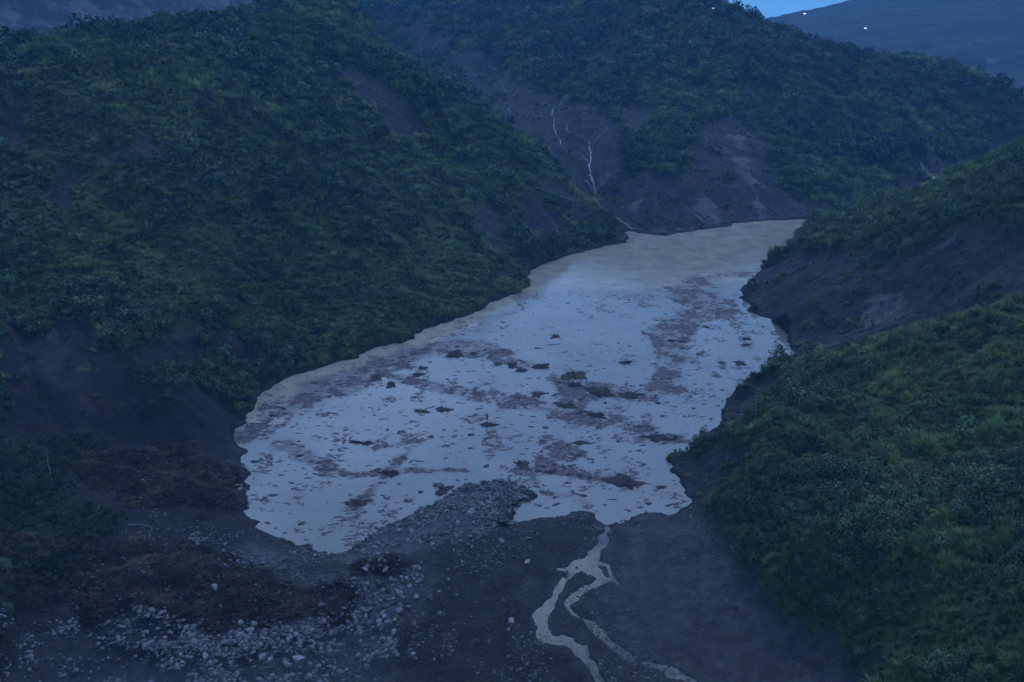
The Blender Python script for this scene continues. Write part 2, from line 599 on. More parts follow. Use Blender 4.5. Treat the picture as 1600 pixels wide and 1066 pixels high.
DARK_PX = [[(700, 850), (850, 815), (915, 800), (940, 815), (925, 860), (880, 890), (850, 930), (835, 980), (860, 1010), (920, 1066), (940, 1110), (600, 1110), (640, 980), (680, 900)]]
MUD_PX = [[(965, 818), (1010, 800), (1080, 800), (1130, 850), (1180, 940), (1280, 1010), (1370, 1080), (1300, 1110), (1080, 1110), (960, 1010), (900, 945), (945, 900), (940, 850)]]
PALE_PX = [[(560, 850), (640, 812), (720, 800), (740, 830), (640, 862), (580, 872)],
           [(560, 985), (600, 930), (650, 890), (640, 930), (600, 990), (590, 1060), (520, 1060), (480, 1010)],
           [(0, 990), (120, 995), (300, 1030), (400, 1066), (0, 1090)],
           [(330, 838), (400, 850), (450, 885), (350, 862)],
           [(500, 895), (560, 915), (540, 925), (500, 905)]]
SCREE = [hits(p) for p in ([(1140, 212), (1160, 215), (1178, 260), (1192, 300), (1200, 342), (1185, 342), (1172, 300), (1150, 262)], [(1000, 290), (1012, 292), (990, 330), (975, 335)],
         [(1075, 330), (1100, 300), (1140, 350), (1125, 352)], [(1335, 470), (1400, 455), (1430, 470), (1380, 498)], [(0, 500), (40, 500), (140, 590), (150, 640), (60, 600)])]
DAM = dhits(DAM_PX)
GRAVEL = [dhits(p) for p in GRAVEL_PX]
BROWN = [dhits(p) for p in BROWN_PX]
DARK = [dhits(p) for p in DARK_PX]
MUD = [dhits(p) for p in MUD_PX]
PALE = [dhits(p) for p in PALE_PX]


def cover(x, y):
    """0..1 bare / dam / gravel / brown / dark / mud / pale maps and slope streaks at world points"""
    bare = world_mask(BARE, x, y, 6, 5, 1, 3.5)
    dam = world_mask([DAM], x, y, 3, 2.0, 2)
    grav = world_mask(GRAVEL, x, y, 3, 4.5, 3)
    brown = world_mask(BROWN, x, y, 3, 5.0, 5)
    dark = world_mask(DARK, x, y, 3.5, 6.0, 6)
    mud = world_mask(MUD, x, y, 2.5, 3.0, 7)
    pale = world_mask(PALE, x, y, 3, 2.5, 8)
    return bare_total(x, y, bare, dam), dam, grav, brown, dark, mud, pale


def bare_total(x, y, bare, dam):
    """traced scars plus the narrow slips that run down the steep slopes"""
    d = samp(SD, x, y)
    s9 = streak(x, y, 10.0, 90, 5)
    big = fbm(x, y, 90, 3, seed=13)
    slip = sstep(0.75, 1.25, s9 + 0.55 * big) * sstep(330, 560, y + 0.4 * np.maximum(x, 0)) * sstep(0.25, 0.5, samp(SLOPE, x, y))
    foot = sstep(9, 2, d) * sstep(0.1, 0.5, fbm(x, y, 22, 3, seed=14)) * 0.9 * sstep(30, 60, x)
    return np.clip(np.maximum(bare, np.maximum(slip, foot) * (1 - dam)), 0, 1)


def height(x, y, cov=None):
    z, d = base_h(x, y)
    if cov is None: cov = cover(x, y)
    bare, dam, grav, brown, dark, mud, pale = cov
    sl = samp(SLOPE, x, y)
    far = sstep(2, 30, d)
    hill = far * (1 - dam) * sstep(0.1, 0.3, sl)
    z = z + hill * (fbm(x, y, 75, 3, seed=1) * 4.5 + fbm(x, y, 26, 3, seed=12) * 1.8)
    st1 = streak(x, y, 13.0, 110, 1)
    st2 = streak(x, y, 4.5, 40, 2)
    z = z + hill * st1 * 2.8 * sstep(4, 60, d) + sstep(0.5, 8, d) * (1 - dam) * bare * (st2 * 1.0 - 0.7 + 0.35 * fbm(x, y, 3.0, 3, seed=15))
    z = z + sstep(0, 4, d) * (1 - dam) * fbm(x, y, 6, 3, seed=8) * 0.35
    veg = np.clip((1 - dam) * (1 - bare) * sstep(0.5, 4, d), 0, 1)
    z = z + veg * (domes(x, y, 3.6, 1) * 1.1 + domes(x, y, 9.5, 2) * np.where(x > 60, 2.0, 1.0)) * np.where((x < 60) | (y > 600), 0.6, 1.35)
    st3 = streak(x, y, 1.9, 22, 3)
    z = z + sstep(1, 8, d) * (1 - dam) * bare * st3 * 0.42
    st2 = st2 * 0.6 + st3 * 0.55 + world_mask(SCREE, x, y, 5, 6, 23) * 0.9
    z = z + sstep(0, 2.5, d) * dam * (fbm(x, y, 7, 4, seed=9) * (0.42 + 0.75 * grav * (1 - pale) + 1.3 * brown) * (1 - 0.75 * mud))
    z = z + sstep(0, 2, d) * dam * (grav + brown + 0.6 * dark + 0.12) * fbm(x, y, 1.6, 3, seed=10) * 0.2
    m = stream_mask(x, y)
    z = np.where(m > -0.8, z * 1.0 - 0.75 * sstep(-0.8, 0.5, m), z)
    return z, d, st2, cov


# ------------------------------------------------------------------ materials
def soil_material():
    m, t, b = nmat('hill_soil')
    geo = N(t, 'ShaderNodeNewGeometry')
    pos = geo.outputs['Position']
    def attr(nm):
        a = N(t, 'ShaderNodeAttribute', attribute_name=nm)
        return a
    m1 = attr('maps'); m2 = attr('maps_two')
    s1 = N(t, 'ShaderNodeSeparateColor'); t.links.new(m1.outputs['Color'], s1.inputs[0])
    s2 = N(t, 'ShaderNodeSeparateColor'); t.links.new(m2.outputs['Color'], s2.inputs[0])
    st = attr('streak').outputs['Fac']
    n_big = noise_node(t, 0.06, 5, 0.6, pos)
    n_mid = noise_node(t, 0.5, 5, 0.6, pos)
    n_fine = noise_node(t, 2.6, 4, 0.7, pos)
    veg = mixrgb(t, n_mid.outputs[0], (0.026, 0.046, 0.016), (0.060, 0.084, 0.028))
    shale = mixrgb(t, ramp(t, n_mid.outputs[0], 0.3, 0.7), (0.015, 0.015, 0.017), (0.054, 0.051, 0.054))
    shale = mixrgb(t, ramp(t, st, 0.30, 1.0), shale, (0.13, 0.12, 0.125))
    shale = mixrgb(t, ramp(t, n_big.outputs[0], 0.5, 0.7), shale, (0.075, 0.056, 0.052))
    col = mixrgb(t, s1.outputs[0], veg, shale)
    dam = mixrgb(t, n_mid.outputs[0], (0.036, 0.035, 0.033), (0.072, 0.068, 0.064))
    dam = mixrgb(t, ramp(t, n_fine.outputs[0], 0.5, 0.75, 0, 0.5), dam, (0.15, 0.15, 0.145))
    col = mixrgb(t, s1.outputs[1], col, dam)
    grav = mixrgb(t, ramp(t, n_fine.outputs[0], 0.3, 0.7), (0.050, 0.050, 0.052), (0.15, 0.15, 0.15))
    col = mixrgb(t, s1.outputs[2], col, grav)
    brown = mixrgb(t, ramp(t, n_fine.outputs[0], 0.3, 0.7), (0.022, 0.015, 0.012), (0.052, 0.034, 0.025))
    col = mixrgb(t, s2.outputs[0], col, brown)
    dark = mixrgb(t, ramp(t, n_fine.outputs[0], 0.35, 0.7), (0.022, 0.022, 0.021), (0.055, 0.053, 0.049))
    col = mixrgb(t, s2.outputs[1], col, dark)
    mud = mixrgb(t, ramp(t, n_mid.outputs[0], 0.3, 0.7), (0.058, 0.055, 0.058), (0.092, 0.086, 0.088))
    fac_mud = attr('mud').outputs['Fac']
    col = mixrgb(t, fac_mud, col, mud)
    pal = mixrgb(t, ramp(t, n_mid.outputs[0], 0.3, 0.7), (0.070, 0.073, 0.080), (0.115, 0.12, 0.13))
    n_pat = noise_node(t, 0.22, 6, 0.7, pos)
    col = mixrgb(t, ramp(t, n_pat.outputs[0], 0.35, 0.7, 0.0, 1.0), mixrgb(t, 1.0, col, (0.68, 0.68, 0.70), 'MULTIPLY'), mixrgb(t, 1.0, col, (1.35, 1.33, 1.28), 'MULTIPLY'))
    fp = N(t, 'ShaderNodeMath', operation='MULTIPLY')
    t.links.new(s2.outputs[2], fp.inputs[0]); t.links.new(ramp(t, n_big.outputs[0], 0.2, 0.45), fp.inputs[1])
    col = mixrgb(t, fp.outputs[0], col, pal)
    col = mixrgb(t, ramp(t, attr('margin').outputs['Fac'], 0, 1, 0, 0.7), col, mixrgb(t, n_mid.outputs[0], (0.045, 0.043, 0.043), (0.082, 0.077, 0.075)))
    col = mixrgb(t, ramp(t, attr('wet_shore_dark_bank').outputs['Fac'], 0, 1, 0, 0.68), col, (0.012, 0.011, 0.012))  # darkens the shore band and the low left bank
    t.links.new(col, b.inputs['Base Color'])
    b.inputs['Roughness'].default_value = 0.85
    b.inputs['Specular IOR Level'].default_value = 0.3
    vo = N(t, 'ShaderNodeTexVoronoi'); vo.inputs['Scale'].default_value = 1.6
    t.links.new(pos, vo.inputs['Vector'])
    add = N(t, 'ShaderNodeMath', operation='ADD')
    t.links.new(n_fine.outputs[0], add.inputs[0]); t.links.new(vo.outputs['Distance'], add.inputs[1])
    bp = N(t, 'ShaderNodeBump'); bp.inputs['Strength'].default_value = 0.9; bp.inputs['Distance'].default_value = 0.5
    t.links.new(add.outputs[0], bp.inputs['Height']); t.links.new(bp.outputs[0], b.inputs['Normal'])
    return m


M_SOIL = soil_material()


def simple(name, c1, c2, scale=1.0, rough=0.8, spec=0.3, detail=4, bump=0.0, rnd=0.0, obj=True):
    m, t, b = nmat(name)
    geo = N(t, 'ShaderNodeNewGeometry')
    n = noise_node(t, scale, detail, 0.6, geo.outputs['Position'])
    col = mixrgb(t, ramp(t, n.outputs[0], 0.3, 0.7), c1, c2)
    if rnd:
        oi = N(t, 'ShaderNodeObjectInfo')
        hs = N(t, 'ShaderNodeHueSaturation')
        t.links.new(ramp(t, oi.outputs['Random'], 0, 1, 1 - rnd, 1 + rnd), hs.inputs['Value'])
        t.links.new(col, hs.inputs['Color'])
        col = hs.outputs[0]
    t.links.new(col, b.inputs['Base Color'])
    b.inputs['Roughness'].default_value = rough
    b.inputs['Specular IOR Level'].default_value = spec
    if bump:
        bp = N(t, 'ShaderNodeBump'); bp.inputs['Strength'].default_value = bump; bp.inputs['Distance'].default_value = 0.1
        n2 = noise_node(t, scale * 5, 4, 0.6, geo.outputs['Position'])
        t.links.new(n2.outputs[0], bp.inputs['Height']); t.links.new(bp.outputs[0], b.inputs['Normal'])
    return m


def foliage_material(name, dark, light, dry, dry_amt=0.25, scale=0.05):
    m, t, b = nmat(name)
    geo = N(t, 'ShaderNodeNewGeometry')
    oi = N(t, 'ShaderNodeObjectInfo')
    big = noise_node(t, scale, 4, 0.6, oi.outputs['Location'])
    big2 = noise_node(t, scale * 2.3, 3, 0.6, oi.outputs['Location'])
    col = mixrgb(t, ramp(t, big.outputs[0], 0.36, 0.64), dark, light)
    col = mixrgb(t, ramp(t, big2.outputs[0], 0.5, 0.72, 0, dry_amt * 2), col, dry)
    vast = noise_node(t, 0.011, 3, 0.5, oi.outputs['Location'])
    col = mixrgb(t, ramp(t, vast.outputs[0], 0.42, 0.62), mixrgb(t, 1.0, col, (0.80, 0.84, 0.88), 'MULTIPLY'), mixrgb(t, 1.0, col, (1.14, 1.12, 1.06), 'MULTIPLY'))
    hs = N(t, 'ShaderNodeHueSaturation')
    t.links.new(ramp(t, oi.outputs['Random'], 0, 1, 0.72, 1.3), hs.inputs['Value'])
    mr = N(t, 'ShaderNodeMapRange')
    mr.inputs['To Min'].default_value = 0.47; mr.inputs['To Max'].default_value = 0.53
    rn = N(t, 'ShaderNodeTexWhiteNoise', noise_dimensions='1D')
    t.links.new(oi.outputs['Random'], rn.inputs['W']); t.links.new(rn.outputs['Value'], mr.inputs['Value'])
    t.links.new(mr.outputs[0], hs.inputs['Hue'])
    t.links.new(col, hs.inputs['Color'])
    t.links.new(hs.outputs[0], b.inputs['Base Color'])
    b.inputs['Roughness'].default_value = 0.55
    b.inputs['Specular IOR Level'].default_value = 0.25
    return m


M_GRASS = foliage_material('silvergrass', (0.090, 0.145, 0.046), (0.175, 0.245, 0.078), (0.230, 0.200, 0.085), 0.25)
M_LEAF = foliage_material('shrub_leaves', (0.048, 0.088, 0.040), (0.095, 0.150, 0.062), (0.130, 0.115, 0.062), 0.2)
M_DARKLEAF = foliage_material('dark_tree_leaves', (0.026, 0.052, 0.028), (0.055, 0.092, 0.044), (0.03, 0.05, 0.03), 0.1)
M_DRY = foliage_material('dead_brush', (0.030, 0.022, 0.017), (0.12, 0.085, 0.058), (0.045, 0.065, 0.032), 0.3, 0.12)
M_BARK = simple('bark', (0.06, 0.05, 0.045), (0.12, 0.10, 0.09), 3.0)
M_DEADWOOD = simple('bleached_wood', (0.20, 0.18, 0.16), (0.34, 0.31, 0.28), 3.0)
M_WETWOOD = simple('wet_wood', (0.045, 0.030, 0.026), (0.11, 0.07, 0.055), 2.0, 0.6, rnd=0.35)
M_LITTER = simple('floating_litter', (0.060, 0.042, 0.048), (0.165, 0.120, 0.132), 0.5, 0.7)
M_ROCK = simple('grey_rock', (0.13, 0.13, 0.135), (0.30, 0.295, 0.30), 1.4, 0.8, 0.3, bump=0.5, rnd=0.35)
M_ROCKD = simple('dark_rock', (0.06, 0.058, 0.055), (0.14, 0.135, 0.13), 1.4, 0.8, 0.3, bump=0.5, rnd=0.35)
M_GRAVEL = simple('rubble', (0.13, 0.13, 0.135), (0.36, 0.355, 0.36), 2.2, 0.85, 0.3)


def water_material():
    m, t, b = nmat('muddy_lake_water')
    geo = N(t, 'ShaderNodeNewGeometry')
    pos = geo.outputs['Position']
    sc = N(t, 'ShaderNodeAttribute', attribute_name='scum').outputs['Fac']
    n1 = noise_node(t, 0.03, 5, 0.55, pos)
    mp = N(t, 'ShaderNodeMapping'); mp.inputs['Scale'].default_value = (1.0, 2.2, 1); mp.inputs['Rotation'].default_value = (0, 0, 0.9)
    t.links.new(pos, mp.inputs['Vector'])
    n2 = noise_node(t, 0.25, 6, 0.65, mp.outputs[0])
    col = mixrgb(t, ramp(t, n1.outputs[0], 0.35, 0.65), (0.210, 0.195, 0.180), (0.260, 0.240, 0.225))
    sl_ = N(t, 'ShaderNodeAttribute', attribute_name='silt').outputs['Fac']
    nsl = noise_node(t, 0.09, 6, 0.7, pos)
    col = mixrgb(t, sl_, col, mixrgb(t, ramp(t, nsl.outputs[0], 0.35, 0.65), (0.36, 0.31, 0.25), (0.54, 0.46, 0.36)))
    mul = N(t, 'ShaderNodeMath', operation='MULTIPLY')
    t.links.new(sc, mul.inputs[0]); t.links.new(ramp(t, n2.outputs[0], 0.38, 0.58), mul.inputs[1])
    col = mixrgb(t, mul.outputs[0], col, (0.150, 0.115, 0.125))
    t.links.new(col, b.inputs['Base Color'])
    b.inputs['IOR'].default_value = 1.36
    b.inputs['Specular IOR Level'].default_value = 1.0
    rr = ramp(t, mul.outputs[0], 0.0, 0.7, 0.06, 0.5)
    t.links.new(rr, b.inputs['Roughness'])
    n3 = noise_node(t, 1.3, 4, 0.6, mp.outputs[0])
    bp = N(t, 'ShaderNodeBump'); bp.inputs['Strength'].default_value = 0.12; bp.inputs['Distance'].default_value = 0.12
    t.links.new(n3.outputs[0], bp.inputs['Height']); t.links.new(bp.outputs[0], b.inputs['Normal'])
    return m


M_WATER = water_material()
M_STREAM = simple('muddy_stream_water', (0.014, 0.014, 0.015), (0.105, 0.099, 0.096), 0.45, 0.30, 0.5, detail=7, bump=0.5)
M_RILL = simple('thin_rill_water', (0.07, 0.07, 0.075), (0.22, 0.22, 0.23), 1.0, 0.6)
M_WHITEWATER = simple('white_water', (0.16, 0.17, 0.18), (0.55, 0.56, 0.58), 1.0, 0.6)

# ------------------------------------------------------------------ terrain mesh (finer near the viewer's side of the valley)
NA, NR = 1150, 900
az = np.linspace(math.radians(-47), math.radians(47), NA)
r0, r1 = 35.0, 1480.0
q = np.linspace(0, 1, NR)
# more rings where the dam and the near bank are
rr = np.interp(q, [0, 0.06, 0.42, 0.72, 1.0], [r0, 120.0, 330.0, 680.0, r1])
AZ, RR = np.meshgrid(az, rr)
TX = (RR * np.sin(AZ)).ravel(); TY = (RR * np.cos(AZ)).ravel()
cov = cover(TX, TY)
TZ, TD, TST, _ = height(TX, TY, cov)
idx = np.arange(NR * NA).reshape(NR, NA)
quads = np.stack([idx[:-1, :-1].ravel(), idx[:-1, 1:].ravel(), idx[1:, 1:].ravel(), idx[1:, :-1].ravel()], 1)
bare, dam, grav, brown, dark, mud, pale = cov
shorebare = sstep(1.6, 0.2, TD) * 0.0
maps1 = np.stack([np.maximum(bare, shorebare), dam, grav * dam], 1)
maps2 = np.stack([brown * dam, dark * dam * (1 - grav), pale * dam], 1)
VT = np.stack([TX, TY, TZ], 1)
# regions of the ground
gully = [(p[0], p[1]) for p in [at_z(983, 368, 0), at_t(925, 300, 672), at_t(870, 170, 835), at_t(730, 100, 1050), at_t(560, -20, 1350)]]
cx = VT[quads].mean(1)
fx_, fy_ = cx[:, 0], cx[:, 1]
gline_x = np.interp(fy_, [p[1] for p in gully], [p[0] for p in gully])
damf = dam[quads[:, 0]] > 0.5
reg = np.full(len(quads), 0)
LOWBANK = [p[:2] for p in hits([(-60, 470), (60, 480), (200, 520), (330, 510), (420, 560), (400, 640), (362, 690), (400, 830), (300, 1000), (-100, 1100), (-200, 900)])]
smk = stream_mask(TX, TY)
SILTM = sstep(-2.4, 0.3, smk + 1.5 * fbm(TX, TY, 3.0, 4, seed=16)) * dam
WET_SHORE_DARK_BANK = np.clip(np.maximum(np.maximum(sstep(2.2, 0.3, TD), 0),
                         sstep(-6, 6, np.where(inside(LOWBANK, TX, TY), 1, -1) * polydist(LOWBANK, TX, TY)[0])), 0, 1)  # wet band along the shore, plus darker soil over the whole low bank
right = (fx_ > np.interp(fy_, [0, 215, 300, 560, 640, 700], [25, 45, 60, 120, 205, 400])) & (fy_ < 700)
reg[(fy_ > 560) & (fx_ > gline_x)] = 1
reg[right & ~((fy_ > 610) & (fx_ < 330) & (fx_ < 205 + (fy_ - 610) * 1.5))] = 2
reg[(fy_ < 215) & ~right] = 3
reg[damf] = 3
names = ['left_hillside', 'far_hillside', 'right_hillside', 'landslide_ground']
labels = ['dark green hillside rising from the left shore of the lake', 'hazy hillside with bare scars behind the far end of the lake',
          'green hillside with a bare dark slope on the right shore', 'grey landslide dam of mud and rubble at the near end of the lake']
for k in range(4):
    f = quads[reg == k]
    used, inv = np.unique(f, return_inverse=True)
    me = mesh_np(names[k], VT[used], inv.reshape(-1, 4), True,
                 {'maps': maps1[used], 'maps_two': maps2[used], 'streak': TST[used], 'mud': (mud * dam)[used], 'wet_shore_dark_bank': WET_SHORE_DARK_BANK[used], 'margin': SILTM[used]})
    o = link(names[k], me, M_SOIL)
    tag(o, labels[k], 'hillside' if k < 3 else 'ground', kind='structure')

# ground under everything, out to the horizon
bm = bmesh.new()
R_ = 3900
vs = [bm.verts.new((x, y, -30)) for x, y in ((-R_, -800), (R_, -800), (R_, R_), (-R_, R_))]
bm.faces.new(vs)
me = bpy.data.meshes.new('ground'); bm.to_mesh(me); bm.free()
M_FARLAND = simple('far_forest', (0.030, 0.045, 0.030), (0.055, 0.070, 0.045), 0.01)
tag(link('ground', me, M_FARLAND), 'dark valley floor beyond the hills', 'ground', kind='structure')

# ------------------------------------------------------------------ distant mountains
def ridge_mesh(name, fn, xr, yr, nx, ny, mat, label):
    xs = np.linspace(*xr, nx); ys = np.linspace(*yr, ny)
    X, Y = np.meshgrid(xs, ys)
    Z = fn(X, Y)
    idx = np.arange(nx * ny).reshape(ny, nx)
    q = np.stack([idx[:-1, :-1].ravel(), idx[:-1, 1:].ravel(), idx[1:, 1:].ravel(), idx[1:, :-1].ravel()], 1)
    me = mesh_np(name, np.stack([X.ravel(), Y.ravel(), Z.ravel()], 1), q, True)
    return tag(link(name, me, mat), label, 'mountain', kind='structure')


# skyline of the mountain behind the far ridge, pixel -> height at y = 2700
SKY_C = [(900, 40), (1100, 35), (1200, 26), (1260, 15), (1310, 6), (1380, -8), (1480, -45), (1600, -85), (1750, -140), (2000, -150), (2400, -120)]
skx = []; skz = []
for u, v in SKY_C:
    p = ray(u, v); t = 2700 / p[1]
    skx.append(p[0] * t); skz.append(CAM_H + p[2] * t)


def far_mountain(X, Y):
    top = np.interp(X, skx, skz)
    s = sstep(1350, 2700, Y) * 0.45 + np.clip((Y - 1350) / 1350, 0, 1) * 0.55
    back = sstep(2700, 3600, Y)
    n = fbm(X, Y, 420, 5, seed=21) * 34 * np.clip((Y - 1350) / 600, 0, 1) * (1 - 0.75 * np.exp(-((Y - 2700) / 260) ** 2))
    n += fbm(X, Y, 22, 3, seed=22) * 4
    return -28 + (top + 28) * s * (1 - back * 0.6) + n


def forest_material():
    m, t, b = nmat('distant_forest')
    geo = N(t, 'ShaderNodeNewGeometry')
    n = noise_node(t, 0.012, 6, 0.65, geo.outputs['Position'])
    n2 = noise_node(t, 0.1, 4, 0.7, geo.outputs['Position'])
    c = mixrgb(t, ramp(t, n.outputs[0], 0.35, 0.65), (0.016, 0.030, 0.020), (0.034, 0.054, 0.032))
    c = mixrgb(t, ramp(t, n2.outputs[0], 0.45, 0.75), c, (0.018, 0.03, 0.022))
    t.links.new(c, b.inputs['Base Color'])
    b.inputs['Roughness'].default_value = 0.9
    bp = N(t, 'ShaderNodeBump'); bp.inputs['Strength'].default_value = 0.8; bp.inputs['Distance'].default_value = 6
    t.links.new(n2.outputs[0], bp.inputs['Height']); t.links.new(bp.outputs[0], b.inputs['Normal'])
    return m


def cliff_material():
    m, t, b = nmat('distant_scree')
    geo = N(t, 'ShaderNodeNewGeometry')
    mp = N(t, 'ShaderNodeMapping'); mp.inputs['Scale'].default_value = (1, 1, 0.35)
    t.links.new(geo.outputs['Position'], mp.inputs['Vector'])
    n = noise_node(t, 0.035, 7, 0.7, mp.outputs[0])
    c = mixrgb(t, ramp(t, n.outputs[0], 0.44, 0.62), (0.018, 0.028, 0.024), (0.115, 0.115, 0.12))
    t.links.new(c, b.inputs['Base Color'])
    b.inputs['Roughness'].default_value = 0.9
    bp = N(t, 'ShaderNodeBump'); bp.inputs['Strength'].default_value = 0.8; bp.inputs['Distance'].default_value = 6
    t.links.new(n.outputs[0], bp.inputs['Height']); t.links.new(bp.outputs[0], b.inputs['Normal'])
    return m


ridge_mesh('distant_mountain', far_mountain, (-300, 3200), (1320, 3700), 400, 280, forest_material(), 'blue forested mountain beyond the far ridge')


def left_mountain(X, Y):
    s = np.clip((Y - 1000 + (X + 700) * 0.15) / 700, 0, 1)
    e = sstep(-330, -700, X)
    return -30 + s * (200 + 330 * e) + fbm(X, Y, 200, 5, seed=31) * 38 * s + fbm(X, Y, 15, 3, seed=32) * 3


ridge_mesh('scree_mountain', left_mountain, (-1700, -100), (900, 1900), 300, 220, cliff_material(), 'pale scree slope behind the shoulder of the left hill')

# ------------------------------------------------------------------ lake water
SCUM = [  # pixel polylines (u, v, width px) of brown plant litter on the surface
    [(430, 640, 34), (500, 615, 40), (560, 590, 34), (640, 558, 26), (690, 540, 22), (730, 535, 24), (790, 555, 18)],
    [(700, 545, 24), (760, 555, 20), (840, 575, 12)],
    [(1180, 430, 16), (1110, 432, 24), (1060, 455, 34), (1110, 470, 30), (1130, 490, 30)],
    [(1060, 455, 34), (1100, 475, 30), (1140, 485, 22)],
    [(1085, 495, 34), (1045, 515, 34), (1048, 545, 26), (1046, 575, 20), (1030, 605, 22)],
    [(1040, 605, 26), (990, 615, 34), (940, 610, 34), (890, 600, 26)],
    [(890, 590, 24), (885, 620, 26), (900, 640, 18)],
    [(620, 590, 16), (700, 610, 20), (780, 620, 26), (850, 635, 26), (930, 655, 26), (1010, 670, 22)],
    [(1010, 684, 16), (1060, 686, 14), (1080, 690, 10)],
    [(440, 690, 16), (480, 715, 18), (520, 740, 16), (560, 742, 10), (640, 735, 8), (740, 735, 6)],
    [(820, 735, 18), (880, 735, 20), (930, 745, 16), (980, 755, 14)],
    [(850, 770, 8), (900, 775, 8), (920, 790, 8)],
    [(860, 690, 22), (900, 710, 20), (850, 720, 18)],
    [(380, 690, 10), (400, 660, 18), (430, 640, 20)],
    [(590, 700, 8), (650, 690, 8), (560, 790, 8)],
]
SCUM_W = []
for pl in SCUM:
    L = []
    for u, v, wd in pl:
        p = at_z(u, v); e = at_z(u + wd * 0.5, v)
        L.append((p[0], p[1], abs(e[0] - p[0]) * 2.4))
    SCUM_W.append(L)


def scum_at(x, y):
    m = np.zeros(np.shape(x))
    for L in SCUM_W:
        d, par = polydist(L, x, y, closed=False)
        ws = np.array([p[2] for p in L])
        i = np.clip(par.astype(int), 0, len(ws) - 2)
        wd = ws[i] + (ws[i + 1] - ws[i]) * (par - i)
        m = np.maximum(m, sstep(1.15, 0.25, d / wd + fbm(x, y, 7, 4, seed=41) * 0.35))
    return m


xs = np.arange(-100, 330, 1.6); ys = np.arange(195, 720, 1.6)
X, Y = np.meshgrid(xs, ys)
nx, ny = len(xs), len(ys)
idx = np.arange(nx * ny).reshape(ny, nx)
q = np.stack([idx[:-1, :-1].ravel(), idx[:-1, 1:].ravel(), idx[1:, 1:].ravel(), idx[1:, :-1].ravel()], 1)
dd = samp(SD, X, Y).ravel()
q = q[(dd[q] < 1.2).any(1)]
used, inv = np.unique(q, return_inverse=True)
sc = scum_at(X.ravel()[used], Y.ravel()[used])
lx_, ly_ = X.ravel()[used], Y.ravel()[used]
LEFTSHORE = [at_z(u, v)[:2] for u, v in SHORE_PX[9:29]]
silt = np.maximum(sstep(452, 478, ly_ + 9 * fbm(lx_, ly_, 30, 4, seed=18)), sstep(13, 7, polydist(LEFTSHORE, lx_, ly_, closed=False)[0] + 4 * fbm(lx_, ly_, 16, 4, seed=17)))
me = mesh_np('lake_water', np.stack([X.ravel()[used], Y.ravel()[used], np.zeros(len(used))], 1), inv.reshape(-1, 4), True, {'scum': sc, 'silt': silt})
tag(link('lake_water', me, M_WATER), 'pale muddy lake dammed by the landslide, covered in drifting debris', 'lake', kind='structure')

# streams on the dam: one sheet slightly below the banks, cut to the channels
xs = np.arange(-30, 75, 0.45); ys = np.arange(100, 240, 0.45)
X, Y = np.meshgrid(xs, ys)
nx, ny = len(xs), len(ys)
sm = stream_mask(X.ravel(), Y.ravel())
idx = np.arange(nx * ny).reshape(ny, nx)
q = np.stack([idx[:-1, :-1].ravel(), idx[:-1, 1:].ravel(), idx[1:, 1:].ravel(), idx[1:, :-1].ravel()], 1)
dd = samp(SD, X.ravel(), Y.ravel())
q = q[(sm[q] > -0.6).any(1) & (dd[q] > -1.5).all(1)]
used, inv = np.unique(q, return_inverse=True)
ux, uy = X.ravel()[used], Y.ravel()[used]
bz = base_h(ux, uy)[0]
bz = np.where(samp(SD, ux, uy) < 0.5, 0.0, bz)
# the water keeps the level of the smooth ground minus a hand's breadth
me = mesh_np('stream_water', np.stack([ux, uy, bz - 0.28 + fbm(ux, uy, 2, 2, seed=50) * 0.03], 1), inv.reshape(-1, 4), True)
tag(link('stream_water', me, M_STREAM), 'pale muddy stream spilling from the lake over the dam', 'stream', kind='structure')


# ------------------------------------------------------------------ white threads of water on the far slope
def ground_z(x, y):
    x = np.atleast_1d(np.asarray(x, float)); y = np.atleast_1d(np.asarray(y, float))
    return height(x, y)[0]


def far_hit(u, v):
    """first meeting of a ray with the finished ground"""
    r = ray(u, v)
    ts = np.arange(130.0, 1700.0, 1.0)
    X, Y, Z = r[0] * ts, r[1] * ts, CAM_H + r[2] * ts
    h = height(X, Y)[0]
    h = np.maximum(h, -50)
    w_ = Z < h
    i = int(np.argmax(w_)) if w_.any() else len(ts) - 1
    return np.array([X[i], Y[i], h[i]])


FALL_XY = []


def fall(name, px, label, wid):
    pts = []
    for a, b in zip(px[:-1], px[1:]):
        n = max(2, int(math.hypot(a[0] - b[0], a[1] - b[1]) / 3))
        for k in range(n):
            s = k / n
            pts.append((a[0] + (b[0] - a[0]) * s + random.uniform(-1, 1) * 1.6, a[1] + (b[1] - a[1]) * s + random.uniform(-1, 1) * 0.5))
    pts.append(px[-1])
    P = [far_hit(u, v) for u, v in pts]
    FALL_XY.extend([(p[0], p[1]) for p in P])
    V = []; Fc = []
    for i, p in enumerate(P):
        a = P[max(0, i - 1)]; b = P[min(len(P) - 1, i + 1)]
        d = (b - a)[:2]; n = np.array([-d[1], d[0]]) / (np.hypot(*d) + 1e-6)
        wv = wid * random.uniform(0.08, 0.85) / 2
        for s in (-1, 0, 1):
            x, y = p[0] + n[0] * s * wv, p[1] + n[1] * s * wv
            V.append((x, y, float(ground_z(x, y)[0]) + (0.75 if s == 0 else 0.30)))
    for i in range(len(P) - 1):
        for k in (0, 1):
            a = i * 3 + k
            Fc.append((a, a + 1, a + 4, a + 3))
    me = mesh_np(name, V, Fc, True)
    tag(link(name, me, M_RILL if ('faint' in label or 'grey' in label or 'slanting' in label) else M_WHITEWATER), label, 'waterfall', 'white waterfalls on the far slope')


